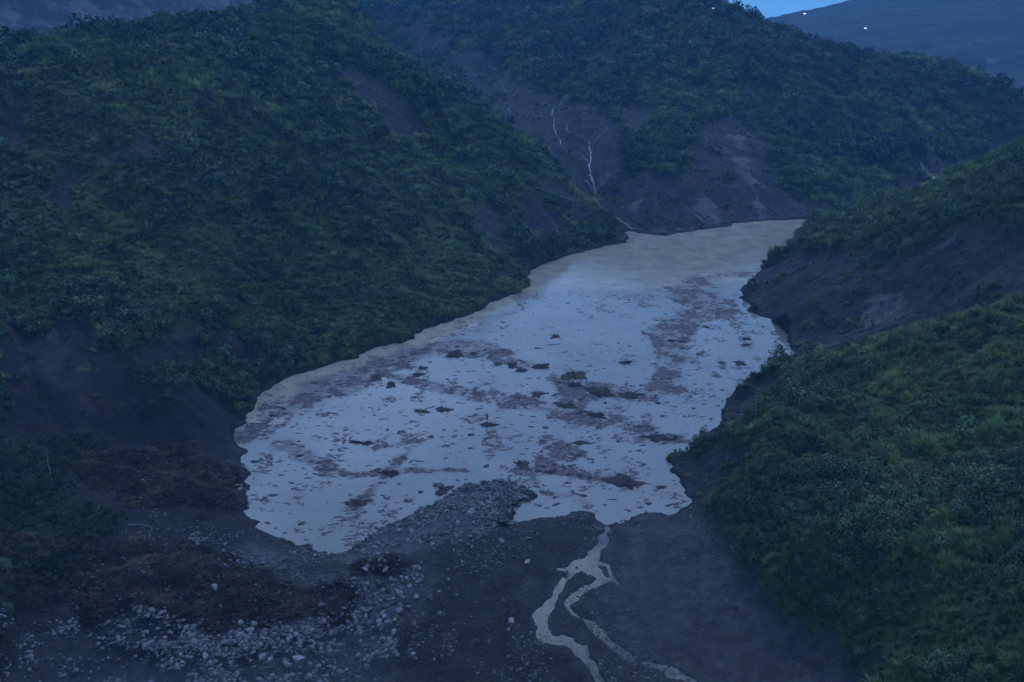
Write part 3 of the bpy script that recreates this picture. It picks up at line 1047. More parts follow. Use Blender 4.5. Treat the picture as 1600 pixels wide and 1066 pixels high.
FALLS = [
    ([(920, 222), (924, 240), (921, 258), (923, 275), (928, 290), (930, 305)], 'white waterfall down the dark gully, longest and nearest the lake', 1.7),
    ([(951, 200), (935, 215), (925, 235)], 'thin white thread slanting into the main waterfall from the right', 0.7),
    ([(912, 245), (920, 255)], 'short thread joining the main waterfall from the left', 0.8),
    ([(914, 283), (922, 292), (930, 300)], 'thread beside the foot of the main waterfall on its left', 0.8),
    ([(866, 168), (862, 180), (867, 195), (866, 208), (874, 218), (876, 228)], 'crooked white stream in the middle of the bare slope', 1.1),
    ([(884, 196), (887, 205), (890, 210)], 'small stream just right of the crooked one', 0.8),
    ([(838, 160), (834, 166), (831, 171)], 'tiny slanting thread at the upper left of the bare slope', 0.9),
    ([(785, 133), (788, 140), (794, 145)], 'short crooked thread high under the grass', 1.1),
    ([(733, 108), (736, 120), (739, 131)], 'faint vertical thread highest on the slope', 0.8),
    ([(793, 170), (797, 177)], 'shortest white thread on the slope above the spur', 1.1),
    ([(1438, 253), (1443, 264), (1452, 274), (1462, 281)], 'white stream cutting the distant right end of the far hill', 1.8),
    ([(962, 342), (975, 350), (988, 360)], 'foaming stream entering the lake at the gully mouth', 1.2),
]
FALLS += [
    ([(886, 150), (880, 160), (874, 166)], 'thread right of the crooked stream under the dark edge of grass', 0.6),
    ([(812, 140), (806, 147), (800, 152)], 'slanting thread between the grass patches high on the slope', 0.6),
    ([(966, 250), (958, 262), (944, 276), (934, 288)], 'faint thread following the grass edge right of the main waterfall', 0.5),
    ([(893, 206), (905, 214), (916, 220)], 'faint thread reaching down to the head of the main waterfall', 0.5),
    ([(1012, 292), (1000, 318), (990, 345)], 'grey rill down the dark cliff left of the scree strip', 0.8),
    ([(1186, 318), (1190, 332), (1196, 344)], 'white rill at the foot of the grey scree strip', 0.8)]
for px, lb, wd in FALLS: fall('waterfall', px, lb, wd)

# ------------------------------------------------------------------ plants: source shapes (kept in a collection that is not in the scene)
def blades(n, h, spread, width, seed, segs=3, droop=0.6):
    r = random.Random(seed)
    V = []; Fc = []
    for i in range(n):
        a = r.uniform(0, 2 * PI); base = r.uniform(0, 0.22) * spread
        lean = r.uniform(0.15, 1.0) * spread
        hh = h * r.uniform(0.55, 1.1) * (1.1 - 0.35 * lean / spread)
        bx, by = math.cos(a) * base, math.sin(a) * base
        wn = (-math.sin(a) * width / 2, math.cos(a) * width / 2)
        n0 = len(V)
        for s in range(segs + 1):
            t = s / segs
            o = lean * t ** 1.5
            z = hh * (t - droop * 0.5 * t ** 3 * lean / spread) - 0.1
            ww = (1 - t) ** 0.6 * 1.0 + 0.15
            V.append((bx + math.cos(a) * o + wn[0] * ww, by + math.sin(a) * o + wn[1] * ww, z))
            V.append((bx + math.cos(a) * o - wn[0] * ww, by + math.sin(a) * o - wn[1] * ww, z))
        for s in range(segs):
            k = n0 + 2 * s
            Fc.append((k, k + 1, k + 3, k + 2))
    return V, Fc


def leafball(n, rx, rz, leaf, seed, lumps=5):
    r = random.Random(seed)
    cs = [(r.uniform(-0.5, 0.5) * rx, r.uniform(-0.5, 0.5) * rx, r.uniform(0.25, 0.75) * rz, r.uniform(0.35, 0.62)) for _ in range(lumps)]
    V = []; Fc = []
    for i in range(n):
        c = r.choice(cs)
        u = Vector((r.gauss(0, 1), r.gauss(0, 1), r.gauss(0, 1) + 0.35)).normalized()
        rad = r.uniform(0.65, 1.08) * c[3]
        p = Vector((c[0] + u.x * rad * rx, c[1] + u.y * rad * rx, max(0.0, c[2] + u.z * rad * rz)))
        nn = (u + Vector((r.gauss(0, 0.5), r.gauss(0, 0.5), r.gauss(0, 0.5)))).normalized()
        t1 = nn.orthogonal().normalized(); t2 = nn.cross(t1)
        an = r.uniform(0, PI); l = leaf * r.uniform(0.6, 1.3)
        d1 = (t1 * math.cos(an) + t2 * math.sin(an)) * l; d2 = (t2 * math.cos(an) - t1 * math.sin(an)) * l * 0.5
        k = len(V)
        V += [tuple(p - d1), tuple(p + d2), tuple(p + d1), tuple(p - d2)]
        Fc.append((k, k + 1, k + 2, k + 3))
    return V, Fc


def src(colname, makers):
    col = bpy.data.collections.new(colname)
    for nm, (V, Fc), mat in makers:
        me = mesh_np(nm, V, Fc)
        me.materials.append(mat)
        o = bpy.data.objects.new(nm, me)
        col.objects.link(o)
    return col


src_near = src('plant_shapes_near', [
    ('a_tuft', blades(95, 1.05, 1.0, 0.055, 1, 3), M_GRASS), ('b_tuft', blades(95, 1.25, 0.85, 0.055, 2, 3), M_GRASS),
    ('c_tuft', blades(110, 0.9, 1.1, 0.06, 3, 3), M_GRASS), ('d_tuft', blades(80, 1.4, 0.7, 0.05, 6, 3), M_GRASS),
    ('e_shrub', leafball(260, 1.0, 1.1, 0.13, 4, 6), M_LEAF), ('f_shrub', leafball(260, 0.9, 1.3, 0.12, 5, 5), M_LEAF)])
src_far = src('plant_shapes_far', [
    ('a_tuft', blades(60, 0.9, 1.1, 0.09, 11, 2), M_GRASS), ('b_tuft', blades(60, 1.0, 1.0, 0.09, 12, 2), M_GRASS),
    ('c_tuft', blades(60, 0.8, 1.2, 0.10, 13, 2), M_GRASS), ('d_tuft', blades(50, 1.2, 0.8, 0.09, 16, 2), M_GRASS),
    ('e_shrub', leafball(130, 1.0, 1.1, 0.19, 14, 6), M_LEAF), ('f_shrub', leafball(130, 1.0, 1.2, 0.18, 15, 5), M_DARKLEAF)])
M_LOWLEAF = foliage_material('dark_scrub', (0.016, 0.030, 0.018), (0.032, 0.050, 0.026), (0.050, 0.040, 0.028), 0.35, 0.09)
src_low = src('scrub_shapes', [
    ('a_tuft', blades(70, 0.8, 1.0, 0.05, 31, 3, 0.9), M_LOWLEAF), ('b_brush', blades(45, 0.6, 1.1, 0.05, 32, 2, 1.0), M_DRY),
    ('c_shrub', leafball(220, 1.0, 0.9, 0.11, 33, 6), M_LOWLEAF), ('d_shrub', leafball(220, 0.8, 1.2, 0.11, 34, 6), M_LOWLEAF)])
M_PALEGRASS = foliage_material('pale_silvergrass', (0.115, 0.175, 0.062), (0.200, 0.270, 0.095), (0.24, 0.22, 0.11), 0.2, 0.09)
src_pale = src('pale_grass_shapes', [('a_tuft', blades(60, 0.9, 1.1, 0.09, 41, 2), M_PALEGRASS), ('b_tuft', blades(60, 1.0, 1.0, 0.09, 42, 2), M_PALEGRASS), ('c_tuft', blades(60, 0.8, 1.2, 0.10, 43, 2), M_PALEGRASS)])
src_dry = src('dry_shapes', [
    ('a_brush', blades(45, 0.6, 1.1, 0.05, 21, 2, 1.0), M_DRY), ('b_brush', blades(45, 0.5, 1.2, 0.05, 22, 2, 1.0), M_DRY),
    ('c_brush', leafball(90, 1.0, 0.6, 0.13, 23, 6), M_DRY)])


def gn_tree(name, col):
    g = bpy.data.node_groups.new(name, 'GeometryNodeTree')
    g.interface.new_socket('Geometry', in_out='INPUT', socket_type='NodeSocketGeometry')
    g.interface.new_socket('Geometry', in_out='OUTPUT', socket_type='NodeSocketGeometry')
    gi = g.nodes.new('NodeGroupInput'); go = g.nodes.new('NodeGroupOutput')
    iop = g.nodes.new('GeometryNodeInstanceOnPoints')
    ci = g.nodes.new('GeometryNodeCollectionInfo')
    ci.inputs['Collection'].default_value = col
    ci.inputs['Separate Children'].default_value = True
    ci.inputs['Reset Children'].default_value = True
    iop.inputs['Pick Instance'].default_value = True

    def na(nm, ty):
        n = g.nodes.new('GeometryNodeInputNamedAttribute')
        n.data_type = ty
        n.inputs['Name'].default_value = nm
        return n.outputs['Attribute']
    er = g.nodes.new('FunctionNodeEulerToRotation')
    L = g.links.new
    L(gi.outputs[0], iop.inputs['Points']); L(ci.outputs[0], iop.inputs['Instance'])
    L(na('pick', 'INT'), iop.inputs['Instance Index'])
    L(na('turn', 'FLOAT_VECTOR'), er.inputs[0]); L(er.outputs[0], iop.inputs['Rotation'])
    L(na('size', 'FLOAT_VECTOR'), iop.inputs['Scale'])
    L(iop.outputs[0], go.inputs[0])
    return g


def scatter(name, P, size, pick, col, label, cat='vegetation', tilt=0.15):
    n = len(P)
    me = bpy.data.meshes.new(name)
    me.vertices.add(n)
    me.vertices.foreach_set('co', np.asarray(P, np.float32).ravel())
    a = me.attributes.new('pick', 'INT', 'POINT'); a.data.foreach_set('value', np.asarray(pick, np.int32))
    turn = np.stack([rng.normal(0, tilt, n), rng.normal(0, tilt, n), rng.uniform(0, 2 * PI, n)], 1)
    a = me.attributes.new('turn', 'FLOAT_VECTOR', 'POINT'); a.data.foreach_set('vector', turn.astype(np.float32).ravel())
    sz = np.asarray(size)[:, None] * np.stack([rng.uniform(0.85, 1.2, n), rng.uniform(0.85, 1.2, n), rng.uniform(0.75, 1.2, n)], 1)
    a = me.attributes.new('size', 'FLOAT_VECTOR', 'POINT'); a.data.foreach_set('vector', sz.astype(np.float32).ravel())
    me.update()
    o = link(name, me)
    md = o.modifiers.new('scatter', 'NODES')
    md.node_group = gn_tree(name + '_nodes', col)
    tag(o, label, cat, kind='stuff')
    return o


# candidate points: about even per square metre near by, sparser and larger far away
def cand(ra, rb, spacing_fn, half):
    out = []
    r = ra
    while r < rb:
        s = spacing_fn(r)
        n = max(1, int(2 * half * r / s))
        a = -half + (np.arange(n) + rng.random(n)) * (2 * half / n)
        rad = r + rng.uniform(-0.7, 0.7, n) * s
        out.append(np.stack([rad * np.sin(a), rad * np.cos(a), np.full(n, s)], 1))
        r += s
    return np.concatenate(out)


cp = cand(128, 1420, lambda r: max(1.0, 0.0037 * r), math.radians(32))
x, y, s = cp[:, 0], cp[:, 1], cp[:, 2]
cv = cover(x, y)
z, d, st, _ = height(x, y, cv)
bare, dam, grav, brown, dark, mud, pale = cv
tuftn = fbm(x, y, 11, 3, seed=61)
prob = (1 - bare * np.where(tuftn > 0.28, 0.5, 0.985)) * (1 - dam)
left_low = (x < -60) & (y < 300)
prob = prob * sstep(0.4, 2.0, d)
fclear = np.full(len(x), 99.0)
for qx, qy in FALL_XY:
    fclear = np.minimum(fclear, np.hypot(x - qx, (y - qy) * 0.45))
prob = prob * (fclear > 3.2)
keepm = rng.random(len(x)) < prob * (0.62 + 0.35 * sstep(-.4, .3, fbm(x, y, 7, 3, seed=64)))
x, y, z, s, d, bare = x[keepm], y[keepm], z[keepm], s[keepm], d[keepm], bare[keepm]
shr = fbm(x, y, 38, 3, seed=62)          # where shrubs outweigh grass
pr_shrub = sstep(0.05, 0.5, shr) * 0.85 + 0.10
isr = rng.random(len(x)) < pr_shrub
gl_x = np.interp(y, [p[1] for p in gully], [p[0] for p in gully])
rt = (x > np.interp(y, [0, 215, 300, 560, 640], [25, 45, 60, 115, 190])) & (y < 610)
fr = ~rt & (y > 575) & (x > gl_x)
lf = ~rt & ~fr
pick = np.where(isr, 4 + (rng.random(len(x)) < 0.5), rng.integers(0, 4, len(x)))
size = s * np.clip(np.exp(rng.normal(0.0, 0.35, len(x))), 0.5, 2.4) * 1.12 * np.where(y < 300, 0.8 + 0.45 * domes(x, y, 3.6, 1), 1) * np.where(isr, 0.95, 1.0) * (1 + 0.45 * fbm(x, y, 9, 2, seed=63))
size = size * (1 - 0.45 * (bare > 0.4))
lowleft = lf & (y < 290)
size = np.where(lowleft, size * 0.8, size)
P = np.stack([x, y, z], 1)
lowz = inside([p[:2] for p in hits([(-60, 640), (150, 655), (320, 690), (400, 740), (420, 830), (300, 1000), (-100, 1100), (-200, 900)])], x, y)
lf = lf & ~lowz
PALEP = [hits(p_) for p_ in ([(520, 300), (600, 230), (680, 220), (740, 300), (745, 380), (800, 400), (720, 450), (640, 440), (560, 400)], [(400, 400), (480, 380), (600, 430), (700, 470), (600, 520), (500, 530)],
         [(220, 530), (330, 520), (420, 590), (400, 630), (300, 600)], [(450, 60), (560, 40), (640, 90), (600, 130)], [(960, 120), (1060, 110), (1100, 160), (1000, 190)], [(1250, 240), (1400, 230), (1440, 290), (1330, 310)],
         [(30, 330), (200, 300), (330, 380), (200, 440), (60, 420)], [(800, 270), (900, 290), (980, 360), (900, 385), (840, 340)])]
ispale = (rng.random(len(x)) < 0.75 * world_mask(PALEP, x, y, 14, 16, 33)) & (lf | fr)
scatter('pale_grass', P[ispale], size[ispale] * 0.95, pick[ispale] % 3, src_pale, 'paler yellow green grass in patches on the hillsides')
lf = lf & ~ispale; fr = fr & ~ispale
scatter('low_scrub', P[lowz], size[lowz] * 0.9, pick[lowz] % 4, src_low, 'very dark scrub over the low bank at the left')
for nm, m_, col, lb in [('hillside_grass', lf, src_far, 'dark green grass and scrub covering the left hillside'),
                        ('far_hillside_grass', fr, src_far, 'hazy grass and scrub covering the far hillside'),
                        ('slope_grass', rt, src_near, 'tall green silvergrass clumps covering the right slope')]:
    scatter(nm, P[m_], size[m_], pick[m_], col, lb)
print('plants', lf.sum(), fr.sum(), rt.sum())
# dead brush on the brown mounds
bp_ = cand(128, 300, lambda r: 0.8, math.radians(32))
x, y = bp_[:, 0], bp_[:, 1]
cv = cover(x, y)
z, d, st, _ = height(x, y, cv)
kb = (cv[3] > 0.4) & (d > 0.6) & (cv[5] < 0.3) & (rng.random(len(x)) < 0.8)
x, y, z = x[kb], y[kb], z[kb]
scatter('dead_brush', np.stack([x, y, z], 1), np.clip(np.exp(rng.normal(-0.25, .45, len(x))), .35, 1.9), rng.integers(0, 3, len(x)), src_dry,
        'brown dead brush matted over the mounds left of the dam', 'brush')
# ------------------------------------------------------------------ building blocks for single things
def tube(pts, radii, n=6):
    """tapered tube through points, closed at both ends -> verts, quads"""
    V = []; Fc = []
    pts = [Vector([float(c) for c in p]) for p in pts]
    for i, p in enumerate(pts):
        a = pts[max(0, i - 1)]; b = pts[min(len(pts) - 1, i + 1)]
        d = (b - a).normalized()
        u = d.orthogonal().normalized(); v_ = d.cross(u)
        for k in range(n):
            an = 2 * PI * k / n
            V.append(tuple(p + (u * math.cos(an) + v_ * math.sin(an)) * radii[i]))
    for i in range(len(pts) - 1):
        for k in range(n):
            Fc.append((i * n + k, i * n + (k + 1) % n, (i + 1) * n + (k + 1) % n, (i + 1) * n + k))
    c0 = len(V); V.append(tuple(pts[0])); V.append(tuple(pts[-1]))
    for k in range(n):
        Fc.append((c0, (k + 1) % n, k, k)); Fc.append((c0 + 1, (len(pts) - 1) * n + k, (len(pts) - 1) * n + (k + 1) % n, (len(pts) - 1) * n + (k + 1) % n))
    return V, Fc


def merge(parts):
    V = []; Fc = []
    for v, f in parts:
        k = len(V); V += list(v); Fc += [tuple(i + k for i in q) for q in f]
    return V, Fc


def py_mesh(name, V, Fc, mat, smooth=False):
    me = bpy.data.meshes.new(name)
    out = []
    for f in Fc:
        g = []
        for i in f:
            if i not in g: g.append(i)
        out.append(g)
    me.from_pydata([tuple(map(float, v)) for v in V], [], out)
    if smooth:
        me.polygons.foreach_set('use_smooth', [True] * len(me.polygons))
    me.materials.append(mat)
    me.update()
    return me


def crooked(p0, d, length, r, n=5, seed=0, wob=0.12, tip=0.25):
    rr_ = random.Random(seed)
    d = Vector(d).normalized(); p = Vector(p0)
    pts = [p.copy()]; rad = [r]
    for i in range(n):
        d = (d + Vector((rr_.gauss(0, wob), rr_.gauss(0, wob), rr_.gauss(0, wob * 0.7)))).normalized()
        p = p + d * length / n
        pts.append(p.copy()); rad.append(r * (1 - (1 - tip) * (i + 1) / n))
    return pts, rad


def gz(x, y): return float(ground_z(x, y)[0])


GROUND_MESHES = [o for o in C.objects if o.name in names]


# ---- trees with trunk and crown (height 1 unit, scaled when placed)
def tree_shape(seed, kind):
    r = random.Random(seed)
    parts = []
    pts, rad = crooked((0, 0, -0.06), (r.uniform(-.1, .1), r.uniform(-.1, .1), 1), 0.72, 0.035, 5, seed, 0.06, 0.35)
    parts.append(tube(pts, rad, 6))
    heads = []
    for k in range(6):
        i = r.choice([2, 3, 4, 5]); a = 2 * PI * k / 6 + r.uniform(-.4, .4)
        L_ = r.uniform(0.16, 0.32)
        p2, r2 = crooked(pts[i], (math.cos(a), math.sin(a), r.uniform(0.3, 0.9)), L_, 0.016, 3, seed * 31 + k, 0.15)
        parts.append(tube(p2, r2, 5)); heads.append(p2[-1])
    heads.append(pts[-1] + Vector((0, 0, 0.1)))
    V = []; Fc = []
    n = 900
    for h in heads:
        hr = r.uniform(0.13, 0.22) * (1.15 if kind == 'broad' else 0.85)
        for i in range(n // len(heads)):
            u = Vector((r.gauss(0, 1), r.gauss(0, 1), r.gauss(0, 0.8))).normalized()
            p = h + u * hr * r.uniform(0.45, 1.12)
            nn = (u + Vector((r.gauss(0, .6), r.gauss(0, .6), r.gauss(0, .6)))).normalized()
            t1 = nn.orthogonal().normalized(); t2 = nn.cross(t1)
            l = r.uniform(0.018, 0.04)
            k = len(V)
            V += [tuple(p - t1 * l), tuple(p + t2 * l * .6), tuple(p + t1 * l), tuple(p - t2 * l * .6)]
            Fc.append((k, k + 1, k + 2, k + 3))
    return merge(parts), (V, Fc)


M_TREE = foliage_material('tree_leaves', (0.016, 0.038, 0.024), (0.034, 0.066, 0.034), (0.04, 0.05, 0.03), 0.1)
TREES = []
for k in range(5):
    tr, cr = tree_shape(100 + k, 'broad' if k % 2 else 'tall')
    TREES.append((py_mesh('trunk', *tr, M_BARK), py_mesh('crown', *cr, M_TREE)))


def place_tree(p, h, label, group, kind='tree', cat='tree'):
    k = random.randrange(len(TREES))
    root = bpy.data.objects.new(kind, None); C.objects.link(root)
    root.location = (float(p[0]), float(p[1]), float(p[2])); root.rotation_euler = (0, 0, random.uniform(0, 2 * PI)); wd = h * random.uniform(0.9, 1.35)
    root.scale = (wd, wd, h)
    tag(root, label, cat, group)
    link('trunk', TREES[k][0], None, root); link('crown', TREES[k][1], None, root)
    return root


def px_ground(u, v): return far_hit(u, v)


# skyline of the far ridge
sky_trees = [(1106, 2, 9, 'leftmost tree on the far skyline beside the small pale hut'), (1121, 6, 11, 'tall dark tree on the far skyline just right of the pale hut'),
             (1133, 9, 8, 'low round tree on the far skyline, second right of the pale hut'), (1146, 13, 10, 'dark tree in the middle of the row on the far skyline'),
             (1153, 14, 9, 'dark tree touching its twin in the middle of the skyline row'), (1165, 20, 9, 'dark spiky tree on the descending far skyline'),
             (1174, 25, 8, 'small tree where the far skyline starts to drop'), (1186, 31, 7, 'last tree of the skyline row before the notch of sky')]
for u, v, h, lb in sky_trees:
    p = px_ground(u, v + 9)
    place_tree((p[0], p[1], gz(p[0], p[1]) - 0.3), h, lb, 'trees on the far skyline')
for i in range(26):
    u = random.uniform(1195, 1540); v = np.interp(u, [1195, 1300, 1400, 1540], [40, 64, 90, 128]) + random.uniform(3, 12)
    p = px_ground(u, v)
    place_tree(p - np.array([0, 0, 0.4]), random.uniform(3.5, 6.5), 'small hazy tree on the falling crest of the far hill', 'trees along the falling far crest')
# dark groves on the hillsides
GROVES = [([(640, 128), (700, 125), (745, 170), (760, 205), (700, 200), (650, 165)], 26, (6, 9), 'dark tree in the grove high on the crest of the left hill', 'grove on the left hill crest'),
          ([(425, 190), (490, 180), (505, 240), (440, 255)], 12, (5, 7.5), 'dark tree in the hollow halfway up the left hill', 'trees in the hollow of the left hill'),
          ([(300, 150), (380, 140), (420, 190), (330, 205)], 14, (5, 8), 'dark tree in the wooded dip below the left hilltop', 'trees below the left hilltop'),
          ([(380, 290), (470, 280), (520, 330), (420, 345)], 12, (4.5, 6.5), 'dark tree low in the middle of the left hillside', 'trees low on the left hillside'),
          ([(560, 340), (610, 330), (630, 400), (580, 410)], 8, (4, 5.5), 'dark bushy tree above the left shore', 'trees above the left shore'),
          ([(440, 520), (520, 515), (540, 560), (450, 575)], 9, (3, 4.5), 'dark bushy tree at the bend of the left shore', 'trees at the left shore bend'),
          ([(1060, 60), (1180, 70), (1260, 150), (1100, 130)], 18, (5, 8), 'hazy dark tree high on the far hillside', 'trees high on the far hillside'),
          ([(1210, 165), (1340, 160), (1380, 210), (1230, 230)], 22, (5, 8), 'dark tree in the wood in the middle of the far hillside', 'wood on the far hillside'),
          ([(1255, 352), (1300, 340), (1380, 318), (1380, 330), (1280, 362)], 8, (3, 4.5), 'dark bush on the crest of the right spur above the water', 'bushes on the crest of the right spur')]
for poly, n, hr, lb, gr in GROVES:
    us = [p[0] for p in poly]; vs_ = [p[1] for p in poly]
    c = 0
    while c < n:
        u, v = random.uniform(min(us), max(us)), random.uniform(min(vs_), max(vs_))
        if not inside(poly, np.array([u]), np.array([v]))[0]: continue
        p = px_ground(u, v)
        if p[2] < 0.5: c += 1; continue
        place_tree(p - np.array([0, 0, 0.4]), random.uniform(*hr), lb, gr)
        c += 1
# single shrubs one can point to
SHRUBS = [(645, 532, 2.6, 'dark shrub standing in the muddy water off the left shore'), (697, 503, 2.2, 'pale green shrub on the mud edge right of the dark one'),
          (612, 540, 1.8, 'small dark shrub at the waterline left of the shrub in the water'), (1232, 596, 2.4, 'round shrub at the top of the right bank beside the grey slope'),
          (1183, 594, 2.6, 'upright shrub on the point of the right shore'), (1210, 577, 2.4, 'shrub on the right bank below the tip of the pale mud'),
          (1055, 700, 2.0, 'yellowish tuft at the corner of the right shore near the red litter'), (318, 808, 2.4, 'black rounded bush at the end of the brown bank'),
          (1120, 808, 2.6, 'dark bush at the foot of the right slope by the dam'), (1140, 835, 2.4, 'dark bush beside the fallen bleached trunks'),
          (1262, 378, 3.2, 'round shrub on the low end of the right spur'), (10, 910, 3.2, 'leafy bush at the left edge above the gravel track'),
          (20, 990, 3.0, 'yellow green bush in the lower left corner'), (1105, 690, 2.2, 'low bush on the edge of the bare right bank')]
shr_mesh = [py_mesh('foliage', *leafball(620, 1.0, 1.25, 0.09, 300 + k, 8), M_LEAF) for k in range(3)]
DARK_SHR = [py_mesh('foliage', *leafball(620, 1.0, 1.25, 0.09, 300 + k, 8), M_TREE) for k in range(3)]
stem_mesh = []
for k in range(3):
    ps = []
    for j in range(5):
        a = 2 * PI * j / 5
        pts, rad = crooked((0, 0, -0.12), (math.cos(a) * .7, math.sin(a) * .7, 1), 0.95, 0.03, 4, 400 + k * 7 + j, 0.12)
        ps.append(tube(pts, rad, 5))
    stem_mesh.append(py_mesh('stems', *merge(ps), M_BARK))
for i, (u, v, sz, lb) in enumerate(SHRUBS):
    p = dam_hit(u, v) if v > 780 else px_ground(u, v)
    root = bpy.data.objects.new('shrub', None); C.objects.link(root)
    root.location = (float(p[0]), float(p[1]), gz(p[0], p[1]) if p[2] > 0.05 else 0.0)
    root.scale = (sz * .6, sz * .6, sz * .62); root.rotation_euler = (0, 0, i * 1.3)
    tag(root, lb, 'shrub')
    link('foliage', DARK_SHR[i % 3] if ('dark' in lb or 'black' in lb) else shr_mesh[i % 3], None, root); link('stem', stem_mesh[i % 3], None, root)


# ---- rocks
def rock_mesh(name, seed, mat, sub=3, flat=0.75):
    bm = bmesh.new()
    bmesh.ops.create_icosphere(bm, subdivisions=sub, radius=0.5)
    r = random.Random(seed)
    sx, sy, sz = r.uniform(.85, 1.3), r.uniform(.75, 1.1), r.uniform(.6, .9) * flat / .75
    cuts = [(Vector((r.gauss(0, 1), r.gauss(0, 1), r.gauss(0, .8))).normalized(), r.uniform(.19, .38)) for _ in range(13)]
    for vv in bm.verts:
        c = vv.co
        for n, dd_ in cuts:
            e = c.dot(n) - dd_
            if e > 0: c -= n * e * 0.92
        o = float(fbm(c.x + seed, c.y + c.z * 1.7, 0.35, 3, seed=seed % 9)) * 0.03
        c += c.normalized() * o
        vv.co = Vector((c.x * sx, c.y * sy, c.z * sz))
    me = bpy.data.meshes.new(name); bm.to_mesh(me); bm.free()
    me.materials.append(mat)
    return me


ROCKS = [rock_mesh('boulder', 500 + k, M_ROCK) for k in range(8)]
ROCKSD = [rock_mesh('boulder', 520 + k, M_ROCKD) for k in range(4)]


def place_rock(x, y, s_, label, group=None, dark=False, name='boulder'):
    me = random.choice(ROCKSD if dark else ROCKS)
    z_ = gz(x, y)
    z_ = max(z_, -0.25)
    o = link(name, me, None, None, (x, y, z_ + s_ * 0.12), (random.uniform(-.35, .35), random.uniform(-.35, .35), random.uniform(0, 6.28)), s_)
    tag(o, label, 'boulder', group)
    return o


NAMED_ROCKS = [
    (738, 802, 2.9, 0, 'large angular grey boulder on the rubble ridge, biggest above the inlet'), (744, 1027, 2.6, 1, 'large rounded dark boulder alone on the dark flat near the bottom edge'),
    (798, 986, 1.8, 0, 'pale upright boulder alone on the dark flat left of the stream'), (823, 878, 2.0, 0, 'pale triangular boulder on the dark slope below the inlet'),
    (817, 757, 2.2, 1, 'dark boulder at the water on the tip of the rubble ridge'), (606, 982, 2.3, 0, 'bright boulder at the right edge of the pale track'),
    (658, 902, 2.0, 0, 'bright boulder where the pale rubble band meets the dark slope'), (598, 1018, 2.2, 0, 'tall pale boulder leaning at the edge of the track'),
    (336, 914, 2.2, 0, 'single pale boulder lying on the brown mound'), (377, 966, 1.9, 0, 'pale boulder under the front edge of the brown mound, leftmost of three'),
    (392, 987, 1.8, 0, 'bright boulder below the leftmost of the three at the mound'), (453, 1013, 2.5, 0, 'broad pale boulder in the rubble below the brown mound'),
    (470, 1054, 3.0, 0, 'brightest flat boulder at the bottom edge of the rubble'), (469, 1015, 1.6, 0, 'small pale boulder touching the broad one below the mound'),
    (324, 1043, 1.9, 0, 'pale boulder in the track at the lower left'), (570, 864, 2.3, 0, 'bright boulder at the start of the rubble ridge by the lake corner'),
    (591, 872, 1.9, 0, 'bright boulder right of the one by the lake corner'), (783, 845, 1.9, 0, 'pale boulder just below the inlet tip'), (740, 831, 1.8, 0, 'grey boulder at the head of the inlet, lower one of two'),
    (755, 822, 1.9, 0, 'grey boulder at the head of the inlet, upper one of two'), (759, 753, 2.0, 1, 'dark flat boulder on the upper waterline of the rubble ridge'), (828, 771, 1.9, 1, 'dark boulder standing off the tip of the ridge'),
    (650, 931, 1.9, 0, 'grey boulder on the right side of the pale rubble band'), (672, 930, 1.8, 1, 'dull boulder right of the pale rubble band'), (624, 955, 2.1, 0, 'rounded grey boulder at the narrow of the track'),
    (714, 929, 1.7, 1, 'dull boulder in the middle of the dark slope'), (687, 962, 1.6, 0, 'small lone pale boulder on the dark slope'), (648, 985, 1.6, 0, 'lone grey boulder right of the track'),
    (622, 1052, 2.2, 1, 'dark boulder at the bottom edge right of the track'), (563, 905, 1.7, 0, 'pale boulder at the tip of the brown mound'), (352, 848, 1.4, 0, 'small pale stone on the bare patch above the mound')]
occ = []
for u, v, sz, dk, lb in NAMED_ROCKS:
    p = dam_hit(u, v + 3)
    place_rock(p[0], p[1], sz * random.uniform(.85, 1.0), lb, None, bool(dk)); occ.append((p[0], p[1], sz))
ROCK_ZONES = [
    ([(560, 850), (640, 812), (700, 780), (740, 760), (825, 760), (835, 775), (800, 800), (770, 830), (700, 845), (640, 870), (580, 875)], 100, (0.5, 2.1), 0.4, 'grey stone in the rubble ridge running into the lake', 'stones of the rubble ridge'),
    ([(580, 880), (660, 880), (665, 915), (640, 950), (625, 1000), (615, 1066), (590, 1066), (585, 1000), (600, 950), (560, 925), (560, 900)], 66, (0.6, 2.2), 0.2, 'pale stone in the rubble band beside the track', 'stones of the pale rubble band'),
    ([(230, 965), (400, 970), (480, 985), (590, 935), (570, 975), (500, 1010), (520, 1066), (240, 1066), (320, 1010)], 75, (0.6, 2.2), 0.25, 'stone in the gravel below the brown mound', 'stones below the brown mound'),
    ([(395, 818), (460, 848), (520, 866), (600, 880), (560, 892), (440, 870), (380, 840)], 30, (0.5, 1.4), 0.5, 'stone along the near left corner of the shore', 'stones at the near left shore'),
    ([(640, 870), (760, 850), (850, 835), (850, 900), (780, 1066), (640, 1066)], 70, (0.4, 1.5), 0.55, 'small stone scattered on the dark flat of the dam', 'stones on the dark flat'),
    ([(150, 865), (300, 855), (400, 885), (560, 930), (500, 965), (300, 960), (150, 945)], 22, (0.5, 1.3), 0.7, 'dull stone half buried in the brown mound', 'stones in the brown mound')]
